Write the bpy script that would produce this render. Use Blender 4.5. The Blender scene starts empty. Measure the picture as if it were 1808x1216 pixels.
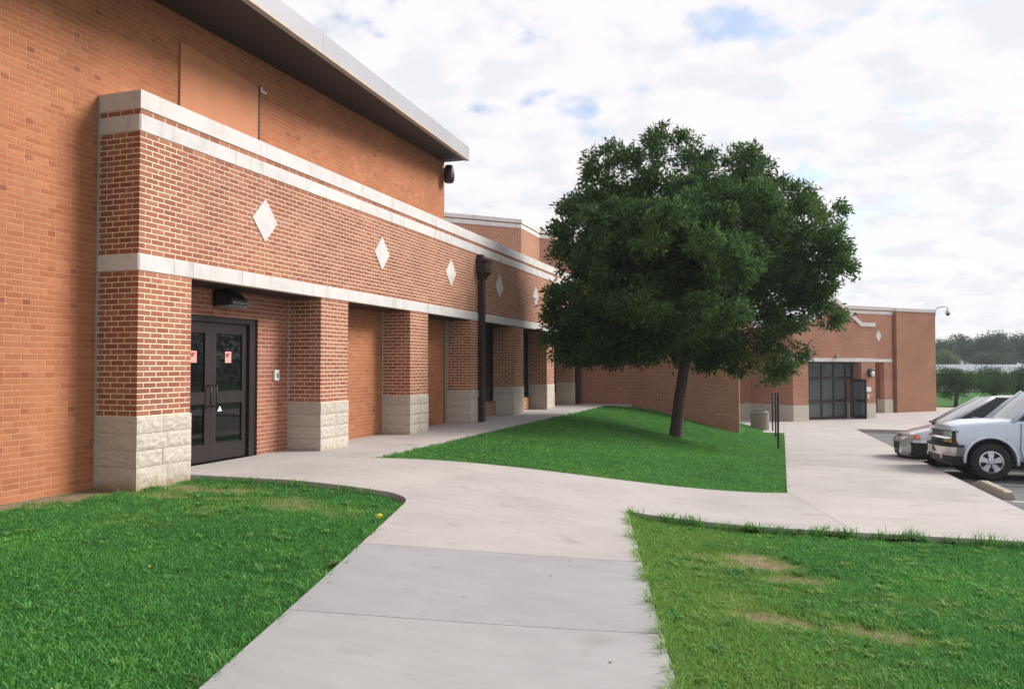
import bpy, bmesh, math, random
import numpy as np
from mathutils import Vector, Matrix
random.seed(7); RNG = np.random.default_rng(7)
scn = bpy.context.scene
C = scn.collection
# ---------------------------------------------------------------- camera
FPX = 1390.0; YAW = math.atan(477 / FPX); PITCH = math.atan(38 / FPX); EYE = Vector((0, 0, 1.42))
cd = bpy.data.cameras.new('camera'); cam = bpy.data.objects.new('camera', cd); C.objects.link(cam)
cd.sensor_width = 36; cd.lens = 36 * FPX / 1808; cd.clip_end = 6000; cd.clip_start = 0.05
cam.location = EYE; cam.rotation_euler = (math.radians(90) + PITCH, 0, YAW)
scn.camera = cam
scn.view_settings.view_transform = 'Standard'; scn.view_settings.look = 'None'
scn.view_settings.exposure = 0.45; scn.view_settings.gamma = 1
cR = Vector((math.cos(YAW), math.sin(YAW), 0)); cF0 = Vector((-math.sin(YAW), math.cos(YAW), 0))
cF = cF0 * math.cos(PITCH) + Vector((0, 0, 1)) * math.sin(PITCH)
cU = Vector((0, 0, 1)) * math.cos(PITCH) - cF0 * math.sin(PITCH)
def ray(x, y): return cF + cR * ((x - 904) / FPX) - cU * ((y - 608) / FPX)
def proj(P):
    d = Vector(P) - EYE; z = d.dot(cF)
    return (904 + FPX * d.dot(cR) / z, 608 - FPX * d.dot(cU) / z, z)
# ---------------------------------------------------------------- sky and sun
SUN_DIR = Vector((1.0, 0.68, 0.84)).normalized()
sun_el = math.asin(SUN_DIR.z); sun_az = math.atan2(SUN_DIR.x, SUN_DIR.y)
W = bpy.data.worlds.new('World'); scn.world = W; W.use_nodes = True
wn = W.node_tree.nodes; wl = W.node_tree.links; wn.clear()
def nd(tree, typ, **kw):
    n = tree.nodes.new(typ)
    for k, v in kw.items(): setattr(n, k, v)
    return n
def wmath(op, a, b=None, c=None, clamp=False):
    n = nd(W.node_tree, 'ShaderNodeMath', operation=op, use_clamp=clamp)
    for i, v in enumerate((a, b, c)):
        if v is None: continue
        if isinstance(v, (int, float)): n.inputs[i].default_value = v
        else: wl.new(v, n.inputs[i])
    return n.outputs[0]
tc = nd(W.node_tree, 'ShaderNodeTexCoord'); sp = nd(W.node_tree, 'ShaderNodeSeparateXYZ')
wl.new(tc.outputs['Generated'], sp.inputs[0])
zz = wmath('ADD', wmath('MAXIMUM', sp.outputs[2], 0.0), 0.26)
cx_ = wmath('DIVIDE', sp.outputs[0], zz); cy_ = wmath('DIVIDE', sp.outputs[1], zz)
cb = nd(W.node_tree, 'ShaderNodeCombineXYZ'); wl.new(cx_, cb.inputs[0]); wl.new(cy_, cb.inputs[1])
def wnoise(scale, detail, rough, off, dist=0.0):
    mp = nd(W.node_tree, 'ShaderNodeVectorMath', operation='ADD'); wl.new(cb.outputs[0], mp.inputs[0]); mp.inputs[1].default_value = off
    n = nd(W.node_tree, 'ShaderNodeTexNoise'); wl.new(mp.outputs[0], n.inputs['Vector'])
    n.inputs['Scale'].default_value = scale; n.inputs['Detail'].default_value = detail; n.inputs['Roughness'].default_value = rough
    n.inputs['Distortion'].default_value = dist
    return n.outputs[0]
def wsmooth(v, lo, hi, a=0.0, b=1.0):
    n = nd(W.node_tree, 'ShaderNodeMapRange', interpolation_type='SMOOTHSTEP'); wl.new(v, n.inputs[0])
    n.inputs[1].default_value = lo; n.inputs[2].default_value = hi; n.inputs[3].default_value = a; n.inputs[4].default_value = b
    return n.outputs[0]
n_big = wnoise(5.0, 9, 0.52, (3.1, 7.7, 0), 0.15); n_shade = wnoise(7.5, 6, 0.52, (11.3, 2.2, 0), 0.2); n_cov = wnoise(0.55, 2, 0.5, (1.0, 4.6, 0))
cover = wmath('ADD', n_big, wmath('MULTIPLY', wmath('SUBTRACT', n_cov, 0.5), 0.35))
mask = wsmooth(cover, 0.30, 0.43, 0.2, 1.0)
horiz = wmath('POWER', wmath('SUBTRACT', 1.0, wmath('MAXIMUM', sp.outputs[2], 0.0), clamp=True), 6.0)
mask2 = wmath('MAXIMUM', mask, wmath('MULTIPLY', horiz, 0.85))
shade = wsmooth(n_shade, 0.36, 0.58)
sky = nd(W.node_tree, 'ShaderNodeTexSky', sky_type='NISHITA', sun_disc=False)
sky.sun_elevation = sun_el; sky.sun_rotation = sun_az; sky.air_density = 1.0; sky.dust_density = 1.5; sky.ozone_density = 1.0
bg1 = nd(W.node_tree, 'ShaderNodeBackground'); wl.new(sky.outputs[0], bg1.inputs[0]); bg1.inputs[1].default_value = 0.15
mixc = nd(W.node_tree, 'ShaderNodeMix', data_type='RGBA'); wl.new(shade, mixc.inputs[0])
mixc.inputs[6].default_value = (0.85, 0.865, 0.92, 1); mixc.inputs[7].default_value = (1.0, 0.96, 0.985, 1)
bg2 = nd(W.node_tree, 'ShaderNodeBackground'); wl.new(mixc.outputs[2], bg2.inputs[0]); bg2.inputs[1].default_value = 0.75
mx = nd(W.node_tree, 'ShaderNodeMixShader'); wl.new(mask2, mx.inputs[0]); wl.new(bg1.outputs[0], mx.inputs[1]); wl.new(bg2.outputs[0], mx.inputs[2])
wo = nd(W.node_tree, 'ShaderNodeOutputWorld'); wl.new(mx.outputs[0], wo.inputs[0])
sd = bpy.data.lights.new('sun', 'SUN'); sun = bpy.data.objects.new('sun', sd); C.objects.link(sun)
sd.energy = 4.1; sd.angle = math.radians(22); sd.color = (1.0, 0.95, 0.88)
sun.rotation_euler = SUN_DIR.to_track_quat('Z', 'Y').to_euler(); sun.location = (20, 20, 40)
# ---------------------------------------------------------------- materials
MATS = {}
def newmat(name):
    m = bpy.data.materials.new(name); m.use_nodes = True; MATS[name] = m
    t = m.node_tree; p = t.nodes['Principled BSDF']
    return m, t, p
def lnk(t, a, b): t.links.new(a, b)
def pos_noise(t, scale, detail=4, rough=0.55, stretch=None):
    g = nd(t, 'ShaderNodeNewGeometry'); v = g.outputs['Position']
    if stretch:
        mp = nd(t, 'ShaderNodeMapping'); lnk(t, v, mp.inputs[0]); mp.inputs['Scale'].default_value = stretch; v = mp.outputs[0]
    n = nd(t, 'ShaderNodeTexNoise'); lnk(t, v, n.inputs['Vector']); n.inputs['Scale'].default_value = scale
    n.inputs['Detail'].default_value = detail; n.inputs['Roughness'].default_value = rough
    return n.outputs[0]
def ramp(t, fac, stops):
    r = nd(t, 'ShaderNodeValToRGB'); lnk(t, fac, r.inputs[0]); e = r.color_ramp.elements
    while len(e) > 1: e.remove(e[-1])
    e[0].position = stops[0][0]; e[0].color = (*stops[0][1], 1)
    for p, c in stops[1:]:
        x = e.new(p); x.color = (*c, 1)
    return r.outputs[0]
def mixrgb(t, fac, a, b, mode='MIX'):
    m = nd(t, 'ShaderNodeMix', data_type='RGBA', blend_type=mode)
    for i, v in ((0, fac), (6, a), (7, b)):
        if isinstance(v, (int, float)): m.inputs[i].default_value = v
        elif isinstance(v, tuple): m.inputs[i].default_value = (*v, 1)
        else: lnk(t, v, m.inputs[i])
    return m.outputs[2]
def bump(t, p, h, strength=0.3, dist=0.01):
    b = nd(t, 'ShaderNodeBump'); lnk(t, h, b.inputs['Height']); b.inputs['Strength'].default_value = strength
    b.inputs['Distance'].default_value = dist; lnk(t, b.outputs[0], p.inputs['Normal'])
def simple(name, col, rough=0.6, metal=0.0, var=0.15, nscale=6.0, bstr=0.0, coat=0.0, spec=0.5, bscale=60):
    m, t, p = newmat(name)
    n = pos_noise(t, nscale, 5)
    lo = tuple(c * (1 - var) for c in col); hi = tuple(min(1, c * (1 + var)) for c in col)
    lnk(t, ramp(t, n, [(0.3, lo), (0.7, hi)]), p.inputs['Base Color'])
    p.inputs['Roughness'].default_value = rough; p.inputs['Metallic'].default_value = metal
    p.inputs['Coat Weight'].default_value = coat; p.inputs['Coat Roughness'].default_value = 0.03
    p.inputs['Specular IOR Level'].default_value = spec
    if bstr: bump(t, p, pos_noise(t, bscale, 6, 0.65), bstr, 0.01)
    return m
def brickmat(name, cols, dirt=0.25):
    m, t, p = newmat(name)
    g = nd(t, 'ShaderNodeNewGeometry'); oi = nd(t, 'ShaderNodeObjectInfo')
    a = nd(t, 'ShaderNodeMath', operation='ADD'); lnk(t, g.outputs['Random Per Island'], a.inputs[0]); lnk(t, oi.outputs['Random'], a.inputs[1])
    f = nd(t, 'ShaderNodeMath', operation='FRACT'); lnk(t, a.outputs[0], f.inputs[0])
    k = len(cols) - 1
    base = ramp(t, f.outputs[0], [(i / k, c) for i, c in enumerate(cols)])
    big = ramp(t, pos_noise(t, 0.9, 4), [(0.3, (1 - dirt,) * 3), (0.7, (1.06,) * 3)])
    fine = ramp(t, pos_noise(t, 90, 3, 0.7), [(0.3, (0.86,) * 3), (0.7, (1.1,) * 3)])
    lnk(t, mixrgb(t, 1.0, mixrgb(t, 1.0, base, big, 'MULTIPLY'), fine, 'MULTIPLY'), p.inputs['Base Color'])
    p.inputs['Roughness'].default_value = 0.88; p.inputs['Specular IOR Level'].default_value = 0.25
    bump(t, p, pos_noise(t, 130, 4, 0.7), 0.35, 0.004)
    return m
brickmat('arcade_brick', [(0.265, 0.098, 0.066), (0.32, 0.122, 0.082), (0.36, 0.148, 0.10), (0.29, 0.108, 0.074), (0.40, 0.18, 0.125)])
brickmat('gym_brick', [(0.35, 0.128, 0.060), (0.40, 0.154, 0.074), (0.37, 0.138, 0.066), (0.435, 0.180, 0.088), (0.34, 0.120, 0.057)], 0.2)
brickmat('gym_brick_dark', [(0.25, 0.085, 0.05), (0.33, 0.115, 0.065), (0.29, 0.1, 0.06)])
brickmat('screen_brick', [(0.34, 0.15, 0.105), (0.40, 0.18, 0.125), (0.37, 0.16, 0.115), (0.44, 0.21, 0.15)])
simple('cream_mortar', (0.72, 0.57, 0.39), 0.95, var=0.12, nscale=20, bstr=0.3)
simple('tan_mortar', (0.43, 0.205, 0.110), 0.95, var=0.12, nscale=15, bstr=0.3)
simple('pale_mortar', (0.50, 0.33, 0.23), 0.95, var=0.12, nscale=15, bstr=0.3)
def limestone(name, col, streak=0.18):
    m, t, p = newmat(name)
    oi = nd(t, 'ShaderNodeObjectInfo')
    a = ramp(t, pos_noise(t, 3.2, 6, 0.6), [(0.25, tuple(c * (1 - streak) for c in col)), (0.6, col), (0.85, tuple(min(1, c * 1.05) for c in col))])
    b = ramp(t, oi.outputs['Random'], [(0, (0.92, 0.92, 0.93)), (1, (1.04, 1.03, 1.0))])
    s = ramp(t, pos_noise(t, 7, 5, 0.6, (1, 1, 0.15)), [(0.30, (0.80, 0.78, 0.74)), (0.45, (1, 1, 1))])
    lnk(t, mixrgb(t, 1.0, mixrgb(t, 1.0, a, b, 'MULTIPLY'), s, 'MULTIPLY'), p.inputs['Base Color'])
    p.inputs['Roughness'].default_value = 0.85; p.inputs['Specular IOR Level'].default_value = 0.3
    bump(t, p, pos_noise(t, 60, 5, 0.7), 0.2, 0.004)
    return m
limestone('limestone', (0.60, 0.575, 0.57))
def splitstone():
    m, t, p = newmat('split_stone')
    oi = nd(t, 'ShaderNodeObjectInfo')
    a = ramp(t, pos_noise(t, 16, 6, 0.65), [(0.25, (0.39, 0.345, 0.285)), (0.5, (0.47, 0.43, 0.38)), (0.8, (0.53, 0.49, 0.44))])
    b = ramp(t, oi.outputs['Random'], [(0, (0.92, 0.91, 0.9)), (1, (1.04, 1.03, 1.0))])
    sx = nd(t, 'ShaderNodeSeparateXYZ'); g = nd(t, 'ShaderNodeNewGeometry'); lnk(t, g.outputs['Position'], sx.inputs[0])
    mr = nd(t, 'ShaderNodeMapRange'); lnk(t, sx.outputs[2], mr.inputs[0]); mr.inputs[1].default_value = -0.05; mr.inputs[2].default_value = 0.22
    ad = nd(t, 'ShaderNodeMath', operation='ADD', use_clamp=True); lnk(t, mr.outputs[0], ad.inputs[0])
    nn = nd(t, 'ShaderNodeMath', operation='SUBTRACT'); lnk(t, pos_noise(t, 9, 5, 0.7), nn.inputs[0]); nn.inputs[1].default_value = 0.45
    lo_ = nd(t, 'ShaderNodeMath', operation='LESS_THAN'); lnk(t, sx.outputs[2], lo_.inputs[0]); lo_.inputs[1].default_value = -0.3
    n2 = nd(t, 'ShaderNodeMath', operation='ADD'); lnk(t, nn.outputs[0], n2.inputs[0]); lnk(t, lo_.outputs[0], n2.inputs[1])
    lnk(t, n2.outputs[0], ad.inputs[1])
    soil = ramp(t, ad.outputs[0], [(0.0, (0.66, 0.58, 0.44)), (0.5, (1, 1, 1))])
    lnk(t, mixrgb(t, 1.0, mixrgb(t, 1.0, a, b, 'MULTIPLY'), soil, 'MULTIPLY'), p.inputs['Base Color'])
    p.inputs['Roughness'].default_value = 0.92; p.inputs['Specular IOR Level'].default_value = 0.2
    bump(t, p, pos_noise(t, 24, 6, 0.6), 0.55, 0.02)
splitstone()
def concrete(name, col, streak=True):
    m, t, p = newmat(name)
    oi = nd(t, 'ShaderNodeObjectInfo')
    a = ramp(t, pos_noise(t, 0.9, 6, 0.6), [(0.28, tuple(c * 0.86 for c in col)), (0.55, col), (0.8, tuple(min(1, c * 1.06) for c in col))])
    s = ramp(t, pos_noise(t, 5, 5, 0.65, (0.3, 1.6, 1)), [(0.25, (0.92, 0.92, 0.915)), (0.55, (1, 1, 1)), (0.8, (1.035, 1.03, 1.02))])
    f = ramp(t, pos_noise(t, 240, 3, 0.8), [(0.25, (0.88,) * 3), (0.75, (1.08,) * 3)])
    spots = ramp(t, pos_noise(t, 2.6, 2, 0.4), [(0.22, (0.80, 0.79, 0.78)), (0.34, (1, 1, 1))])
    b = ramp(t, oi.outputs['Random'], [(0, (0.93, 0.93, 0.945)), (1, (1.04, 1.03, 1.015))])
    c = mixrgb(t, 1.0, a, s, 'MULTIPLY')
    grit = ramp(t, pos_noise(t, 38, 2, 0.5), [(0.22, (0.72, 0.70, 0.67)), (0.30, (1, 1, 1))])
    for x in (f, spots, b, grit): c = mixrgb(t, 1.0, c, x, 'MULTIPLY')
    lnk(t, c, p.inputs['Base Color'])
    p.inputs['Roughness'].default_value = 0.9; p.inputs['Specular IOR Level'].default_value = 0.25
    bump(t, p, pos_noise(t, 70, 4, 0.7, (0.25, 3.0, 1)), 0.25, 0.004)
concrete('concrete_warm', (0.385, 0.362, 0.352)); concrete('concrete_grey', (0.298, 0.300, 0.308)); concrete('concrete_stop', (0.34, 0.31, 0.25))
concrete('kerb_concrete', (0.33, 0.31, 0.30))
def asphalt():
    m, t, p = newmat('asphalt')
    a = ramp(t, pos_noise(t, 0.5, 5), [(0.3, (0.075, 0.075, 0.08)), (0.7, (0.125, 0.125, 0.13))])
    f = ramp(t, pos_noise(t, 180, 3, 0.8), [(0.3, (0.7,) * 3), (0.7, (1.3,) * 3)])
    lnk(t, mixrgb(t, 1.0, a, f, 'MULTIPLY'), p.inputs['Base Color']); p.inputs['Roughness'].default_value = 0.85
    bump(t, p, pos_noise(t, 120, 4, 0.8), 0.4, 0.006)
asphalt()
simple('line_paint', (0.52, 0.52, 0.50), 0.8, var=0.25, nscale=9)
simple('bronze_metal', (0.018, 0.012, 0.012), 0.38, metal=0.0, var=0.15, nscale=3)
simple('dark_brown_pipe', (0.024, 0.012, 0.011), 0.45, var=0.2, nscale=4)
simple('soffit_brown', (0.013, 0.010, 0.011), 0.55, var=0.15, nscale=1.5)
simple('fascia_metal', (0.36, 0.355, 0.39), 0.35, metal=0.25, var=0.05, nscale=1.2)
simple('drip_metal', (0.40, 0.35, 0.30), 0.5, var=0.1)
simple('tan_panel', (0.45, 0.185, 0.090), 0.85, var=0.07, nscale=2.5, bstr=0.15)
simple('caulk', (0.36, 0.35, 0.31), 0.8, var=0.1)
simple('black_plastic', (0.014, 0.014, 0.015), 0.5, var=0.2)
simple('rubber', (0.018, 0.018, 0.018), 0.85, var=0.25, nscale=12)
simple('white_plastic', (0.72, 0.72, 0.70), 0.5, var=0.04)
simple('grey_plastic', (0.20, 0.20, 0.21), 0.45, var=0.1)
simple('pink_notice', (0.72, 0.30, 0.27), 0.6, var=0.08, nscale=40)
simple('notice_ink', (0.25, 0.04, 0.05), 0.6, var=0.2)
simple('chrome', (0.75, 0.74, 0.72), 0.12, metal=1.0, var=0.03)
simple('alloy', (0.62, 0.64, 0.68), 0.28, metal=0.85, var=0.05)
simple('suv_sky_tint_paint', (0.58, 0.68, 0.79), 0.30, var=0.02, coat=1.0)  # SUV is white; the blue of the reflected sky is mixed into its colour
simple('van_paint', (0.50, 0.51, 0.54), 0.30, metal=0.35, var=0.03, coat=1.0)
simple('amber_lens', (0.75, 0.17, 0.04), 0.15, var=0.08, coat=1.0)
simple('clear_lens', (0.50, 0.52, 0.52), 0.15, metal=0.1, var=0.25, nscale=25, coat=1.0)
simple('bark', (0.055, 0.040, 0.034), 0.95, var=0.35, nscale=14, bstr=0.9, bscale=35)
simple('planter_aggregate', (0.20, 0.175, 0.14), 0.95, var=0.3, nscale=60, bstr=0.6)
simple('interior_grey', (0.22, 0.24, 0.26), 0.8, var=0.15)
simple('interior_blue', (0.40, 0.47, 0.54), 0.8, var=0.05)
simple('lamp_glass', (0.62, 0.56, 0.44), 0.25, var=0.05)
simple('metal_roof', (0.17, 0.20, 0.235), 0.5, var=0.06, nscale=0.3)
simple('pale_wall', (0.45, 0.43, 0.40), 0.85, var=0.08)
simple('galv', (0.42, 0.43, 0.44), 0.45, metal=0.4, var=0.1)
simple('seat_cloth', (0.06, 0.06, 0.065), 0.9, var=0.2)
def glass(name, tint, trans=0.25):
    m, t, p = newmat(name)
    p.inputs['Base Color'].default_value = (*tint, 1); p.inputs['Roughness'].default_value = 0.02; p.inputs['IOR'].default_value = 1.5
    tr = nd(t, 'ShaderNodeBsdfTransparent'); tr.inputs[0].default_value = (0.55, 0.6, 0.6, 1)
    mx_ = nd(t, 'ShaderNodeMixShader'); mx_.inputs[0].default_value = trans
    lnk(t, p.outputs[0], mx_.inputs[1]); lnk(t, tr.outputs[0], mx_.inputs[2]); lnk(t, mx_.outputs[0], t.nodes['Material Output'].inputs[0])
glass('door_glass', (0.006, 0.006, 0.007), 0.10); glass('window_glass', (0.010, 0.011, 0.012), 0.10); glass('entrance_glass', (0.13, 0.145, 0.155), 0.4)  # entrance panes tinted pale to stand for interior brightness and reflection
glass('car_glass', (0.03, 0.045, 0.045), 0.35); glass('sky_pale_screen_glass', (0.50, 0.55, 0.57), 0.12)  # windscreen base colour made pale to paint in the white sky reflection
def brick_tex(name, c1, c2, mortar, msize=0.012):
    m, t, p = newmat(name)
    uv = nd(t, 'ShaderNodeUVMap'); b = nd(t, 'ShaderNodeTexBrick'); lnk(t, uv.outputs[0], b.inputs['Vector'])
    b.inputs['Scale'].default_value = 1.0; b.inputs['Brick Width'].default_value = 0.2032; b.inputs['Row Height'].default_value = 0.0677
    b.inputs['Mortar Size'].default_value = msize / 2; b.inputs['Color1'].default_value = (*c1, 1); b.inputs['Color2'].default_value = (*c2, 1); b.inputs['Mortar'].default_value = (*mortar, 1)
    big = ramp(t, pos_noise(t, 0.8, 5), [(0.3, (0.84,) * 3), (0.7, (1.1,) * 3)])
    lnk(t, mixrgb(t, 1.0, b.outputs[0], big, 'MULTIPLY'), p.inputs['Base Color']); p.inputs['Roughness'].default_value = 0.9
    p.inputs['Specular IOR Level'].default_value = 0.25
    inv = nd(t, 'ShaderNodeMath', operation='SUBTRACT'); inv.inputs[0].default_value = 1; lnk(t, b.outputs[1], inv.inputs[1]); bump(t, p, inv.outputs[0], 0.5, 0.006)
brick_tex('entrance_brick', (0.30, 0.125, 0.08), (0.35, 0.155, 0.10), (0.44, 0.30, 0.215))
brick_tex('block_brick', (0.29, 0.125, 0.075), (0.33, 0.15, 0.09), (0.40, 0.25, 0.17))
brick_tex('rear_brick', (0.30, 0.13, 0.085), (0.35, 0.16, 0.105), (0.46, 0.33, 0.24))
def leafmat(name, lo, hi, trans=0.35):
    m, t, p = newmat(name)
    g = nd(t, 'ShaderNodeNewGeometry')
    c = ramp(t, g.outputs['Random Per Island'], [(0, lo), (0.5, tuple((a + b) / 2 for a, b in zip(lo, hi))), (1, hi)])
    c = mixrgb(t, 1.0, c, ramp(t, pos_noise(t, 0.8, 3), [(0.3, (0.62, 0.7, 0.75)), (0.7, (1.3, 1.2, 0.95))]), 'MULTIPLY')
    lnk(t, c, p.inputs['Base Color']); p.inputs['Roughness'].default_value = 0.7; p.inputs['Specular IOR Level'].default_value = 0.12
    tr = nd(t, 'ShaderNodeBsdfTranslucent'); lnk(t, c, tr.inputs[0])
    mx_ = nd(t, 'ShaderNodeMixShader'); mx_.inputs[0].default_value = trans
    lnk(t, p.outputs[0], mx_.inputs[1]); lnk(t, tr.outputs[0], mx_.inputs[2]); lnk(t, mx_.outputs[0], t.nodes['Material Output'].inputs[0])
leafmat('ash_leaf', (0.022, 0.056, 0.024), (0.110, 0.195, 0.058), 0.45)
leafmat('far_leaf', (0.030, 0.070, 0.040), (0.065, 0.125, 0.06), 0.2)
leafmat('bush_leaf', (0.025, 0.065, 0.020), (0.075, 0.15, 0.040), 0.3)
leafmat('light_leaf', (0.07, 0.13, 0.045), (0.12, 0.19, 0.06), 0.3)
def grassmat(name, lo, mid, hi):
    m, t, p = newmat(name)
    g = nd(t, 'ShaderNodeNewGeometry'); at = nd(t, 'ShaderNodeAttribute', attribute_name='dry')
    c = ramp(t, g.outputs['Random Per Island'], [(0, lo), (0.55, mid), (1, hi)])
    c = mixrgb(t, 1.0, c, ramp(t, pos_noise(t, 0.7, 5, 0.6), [(0.3, (0.72, 0.80, 0.85)), (0.55, (1, 1, 1)), (0.75, (1.28, 1.15, 0.9))]), 'MULTIPLY')
    c = mixrgb(t, 1.0, c, ramp(t, pos_noise(t, 5.0, 5, 0.7), [(0.3, (0.70, 0.74, 0.80)), (0.5, (1, 1, 1)), (0.72, (1.32, 1.2, 1.0))]), 'MULTIPLY')
    c = mixrgb(t, at.outputs['Fac'], c, (0.25, 0.38, 0.085))
    lnk(t, c, p.inputs['Base Color']); p.inputs['Roughness'].default_value = 0.6; p.inputs['Specular IOR Level'].default_value = 0.25
    tr = nd(t, 'ShaderNodeBsdfTranslucent'); lnk(t, c, tr.inputs[0])
    mx_ = nd(t, 'ShaderNodeMixShader'); mx_.inputs[0].default_value = 0.35
    lnk(t, p.outputs[0], mx_.inputs[1]); lnk(t, tr.outputs[0], mx_.inputs[2]); lnk(t, mx_.outputs[0], t.nodes['Material Output'].inputs[0])
grassmat('grass_blade', (0.046, 0.180, 0.042), (0.080, 0.290, 0.062), (0.150, 0.38, 0.088))
def lawnmat():
    m, t, p = newmat('lawn_soil')
    at = nd(t, 'ShaderNodeAttribute', attribute_name='bare')
    gr = ramp(t, pos_noise(t, 3, 6, 0.7), [(0.3, (0.022, 0.075, 0.016)), (0.5, (0.04, 0.125, 0.024)), (0.7, (0.06, 0.16, 0.032))])
    fine = ramp(t, pos_noise(t, 70, 4, 0.8), [(0.3, (0.55,) * 3), (0.7, (1.35,) * 3)])
    dirt = ramp(t, pos_noise(t, 12, 6, 0.7), [(0.3, (0.17, 0.125, 0.075)), (0.7, (0.34, 0.27, 0.18))])
    lnk(t, mixrgb(t, 1.0, mixrgb(t, at.outputs['Fac'], gr, dirt), fine, 'MULTIPLY'), p.inputs['Base Color'])
    p.inputs['Roughness'].default_value = 0.95; p.inputs['Specular IOR Level'].default_value = 0.1
    bump(t, p, pos_noise(t, 45, 5, 0.8), 0.8, 0.03)
lawnmat()
simple('dandelion', (0.75, 0.52, 0.03), 0.7, var=0.1)
# ---------------------------------------------------------------- object helpers
def M(n): return MATS[n]
def tag(o, label=None, cat=None, group=None, kind=None):
    for k, v in (('label', label), ('category', cat), ('group', group), ('kind', kind)):
        if v: o[k] = v
    return o
def thing(name, loc, label, cat, group=None, rz=0.0):
    o = bpy.data.objects.new(name, None); C.objects.link(o); o.empty_display_size = 0.2
    o.location = loc; o.rotation_euler = (0, 0, rz); return tag(o, label, cat, group)
def adopt(o, parent, local=False):
    if parent is None: return o
    o.parent = parent
    if not local:
        o.matrix_parent_inverse = Matrix.Translation(-Vector(parent.location)) if parent.type == 'EMPTY' else Matrix.Identity(4)
    return o
def mesh_np(name, V, Fs, mats, mi=None, parent=None, local=False, smooth=False, attrs=None):
    """V (n,3) array, Fs (m,k) array of equal-sized faces"""
    me = bpy.data.meshes.new(name); V = np.asarray(V, np.float32); Fs = np.asarray(Fs, np.int32); k = Fs.shape[1]
    me.vertices.add(len(V)); me.vertices.foreach_set('co', V.ravel())
    me.loops.add(Fs.size); me.loops.foreach_set('vertex_index', Fs.ravel())
    me.polygons.add(len(Fs)); me.polygons.foreach_set('loop_start', np.arange(0, Fs.size, k, dtype=np.int32))
    try: me.polygons.foreach_set('loop_total', np.full(len(Fs), k, np.int32))
    except Exception: pass
    for m in ([mats] if isinstance(mats, str) else mats): me.materials.append(M(m))
    if mi is not None: me.polygons.foreach_set('material_index', np.asarray(mi, np.int32))
    if attrs:
        for an, av in attrs.items():
            a = me.attributes.new(an, 'FLOAT', 'POINT'); a.data.foreach_set('value', np.asarray(av, np.float32))
    me.update(calc_edges=True)
    me.polygons.foreach_set('use_smooth', np.full(len(Fs), smooth, bool))
    o = bpy.data.objects.new(name, me); C.objects.link(o)
    return adopt(o, parent, local)
def bm_obj(name, bm, mats, parent=None, local=False, smooth=False):
    me = bpy.data.meshes.new(name); bmesh.ops.recalc_face_normals(bm, faces=bm.faces); bm.to_mesh(me); bm.free()
    for m in ([mats] if isinstance(mats, str) else mats): me.materials.append(M(m))
    if smooth: me.polygons.foreach_set('use_smooth', np.ones(len(me.polygons), bool))
    o = bpy.data.objects.new(name, me); C.objects.link(o)
    return adopt(o, parent, local)
def add_box(bm, x0, x1, y0, y1, z0, z1, mi=0):
    v = [bm.verts.new(p) for p in ((x0,y0,z0),(x1,y0,z0),(x1,y1,z0),(x0,y1,z0),(x0,y0,z1),(x1,y0,z1),(x1,y1,z1),(x0,y1,z1))]
    fs = [bm.faces.new([v[i] for i in q]) for q in ((3,2,1,0),(4,5,6,7),(0,1,5,4),(1,2,6,5),(2,3,7,6),(3,0,4,7))]
    for f in fs: f.material_index = mi
    return v
def box(name, x0, x1, y0, y1, z0, z1, mat, parent=None, bevel=0.0, local=False):
    bm = bmesh.new(); add_box(bm, min(x0,x1), max(x0,x1), min(y0,y1), max(y0,y1), min(z0,z1), max(z0,z1))
    if bevel: bmesh.ops.bevel(bm, geom=bm.edges[:], offset=bevel, segments=2, affect='EDGES', profile=0.6)
    return bm_obj(name, bm, mat, parent, local)
def add_tube(bm, pts, rads, seg=10, cap=True, mi=0):
    pts = [Vector(p) for p in pts]; rings = []
    for i, p in enumerate(pts):
        d = (pts[min(i+1, len(pts)-1)] - pts[max(i-1, 0)]).normalized()
        a = d.orthogonal().normalized() if i == 0 else (rings_a - d * rings_a.dot(d)).normalized()
        rings_a = a; b = d.cross(a)
        rings.append([bm.verts.new(p + (a * math.cos(2*math.pi*k/seg) + b * math.sin(2*math.pi*k/seg)) * rads[i]) for k in range(seg)])
    for r0, r1 in zip(rings, rings[1:]):
        for k in range(seg): bm.faces.new((r0[k], r0[(k+1)%seg], r1[(k+1)%seg], r1[k])).material_index = mi
    if cap:
        bm.faces.new(rings[0][::-1]).material_index = mi; bm.faces.new(rings[-1]).material_index = mi
def tube(name, pts, rads, mat, parent=None, seg=10, local=False):
    bm = bmesh.new(); add_tube(bm, pts, rads, seg); return bm_obj(name, bm, mat, parent, local, smooth=True)
def add_lathe(bm, prof, seg=24, center=(0,0,0), axis='Z', mi=0, cap=True):
    c = Vector(center); rings = []
    for r, h in prof:
        ring = []
        for k in range(seg):
            a = 2*math.pi*k/seg; u, v = r*math.cos(a), r*math.sin(a)
            p = (u, v, h) if axis == 'Z' else ((u, h, v) if axis == 'Y' else (h, u, v))
            ring.append(bm.verts.new(c + Vector(p)))
        rings.append(ring)
    for r0, r1 in zip(rings, rings[1:]):
        for k in range(seg): bm.faces.new((r0[k], r0[(k+1)%seg], r1[(k+1)%seg], r1[k])).material_index = mi
    for r in ((rings[0], rings[-1]) if cap else ()):
        try: bm.faces.new(r).material_index = mi
        except ValueError: pass
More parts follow.
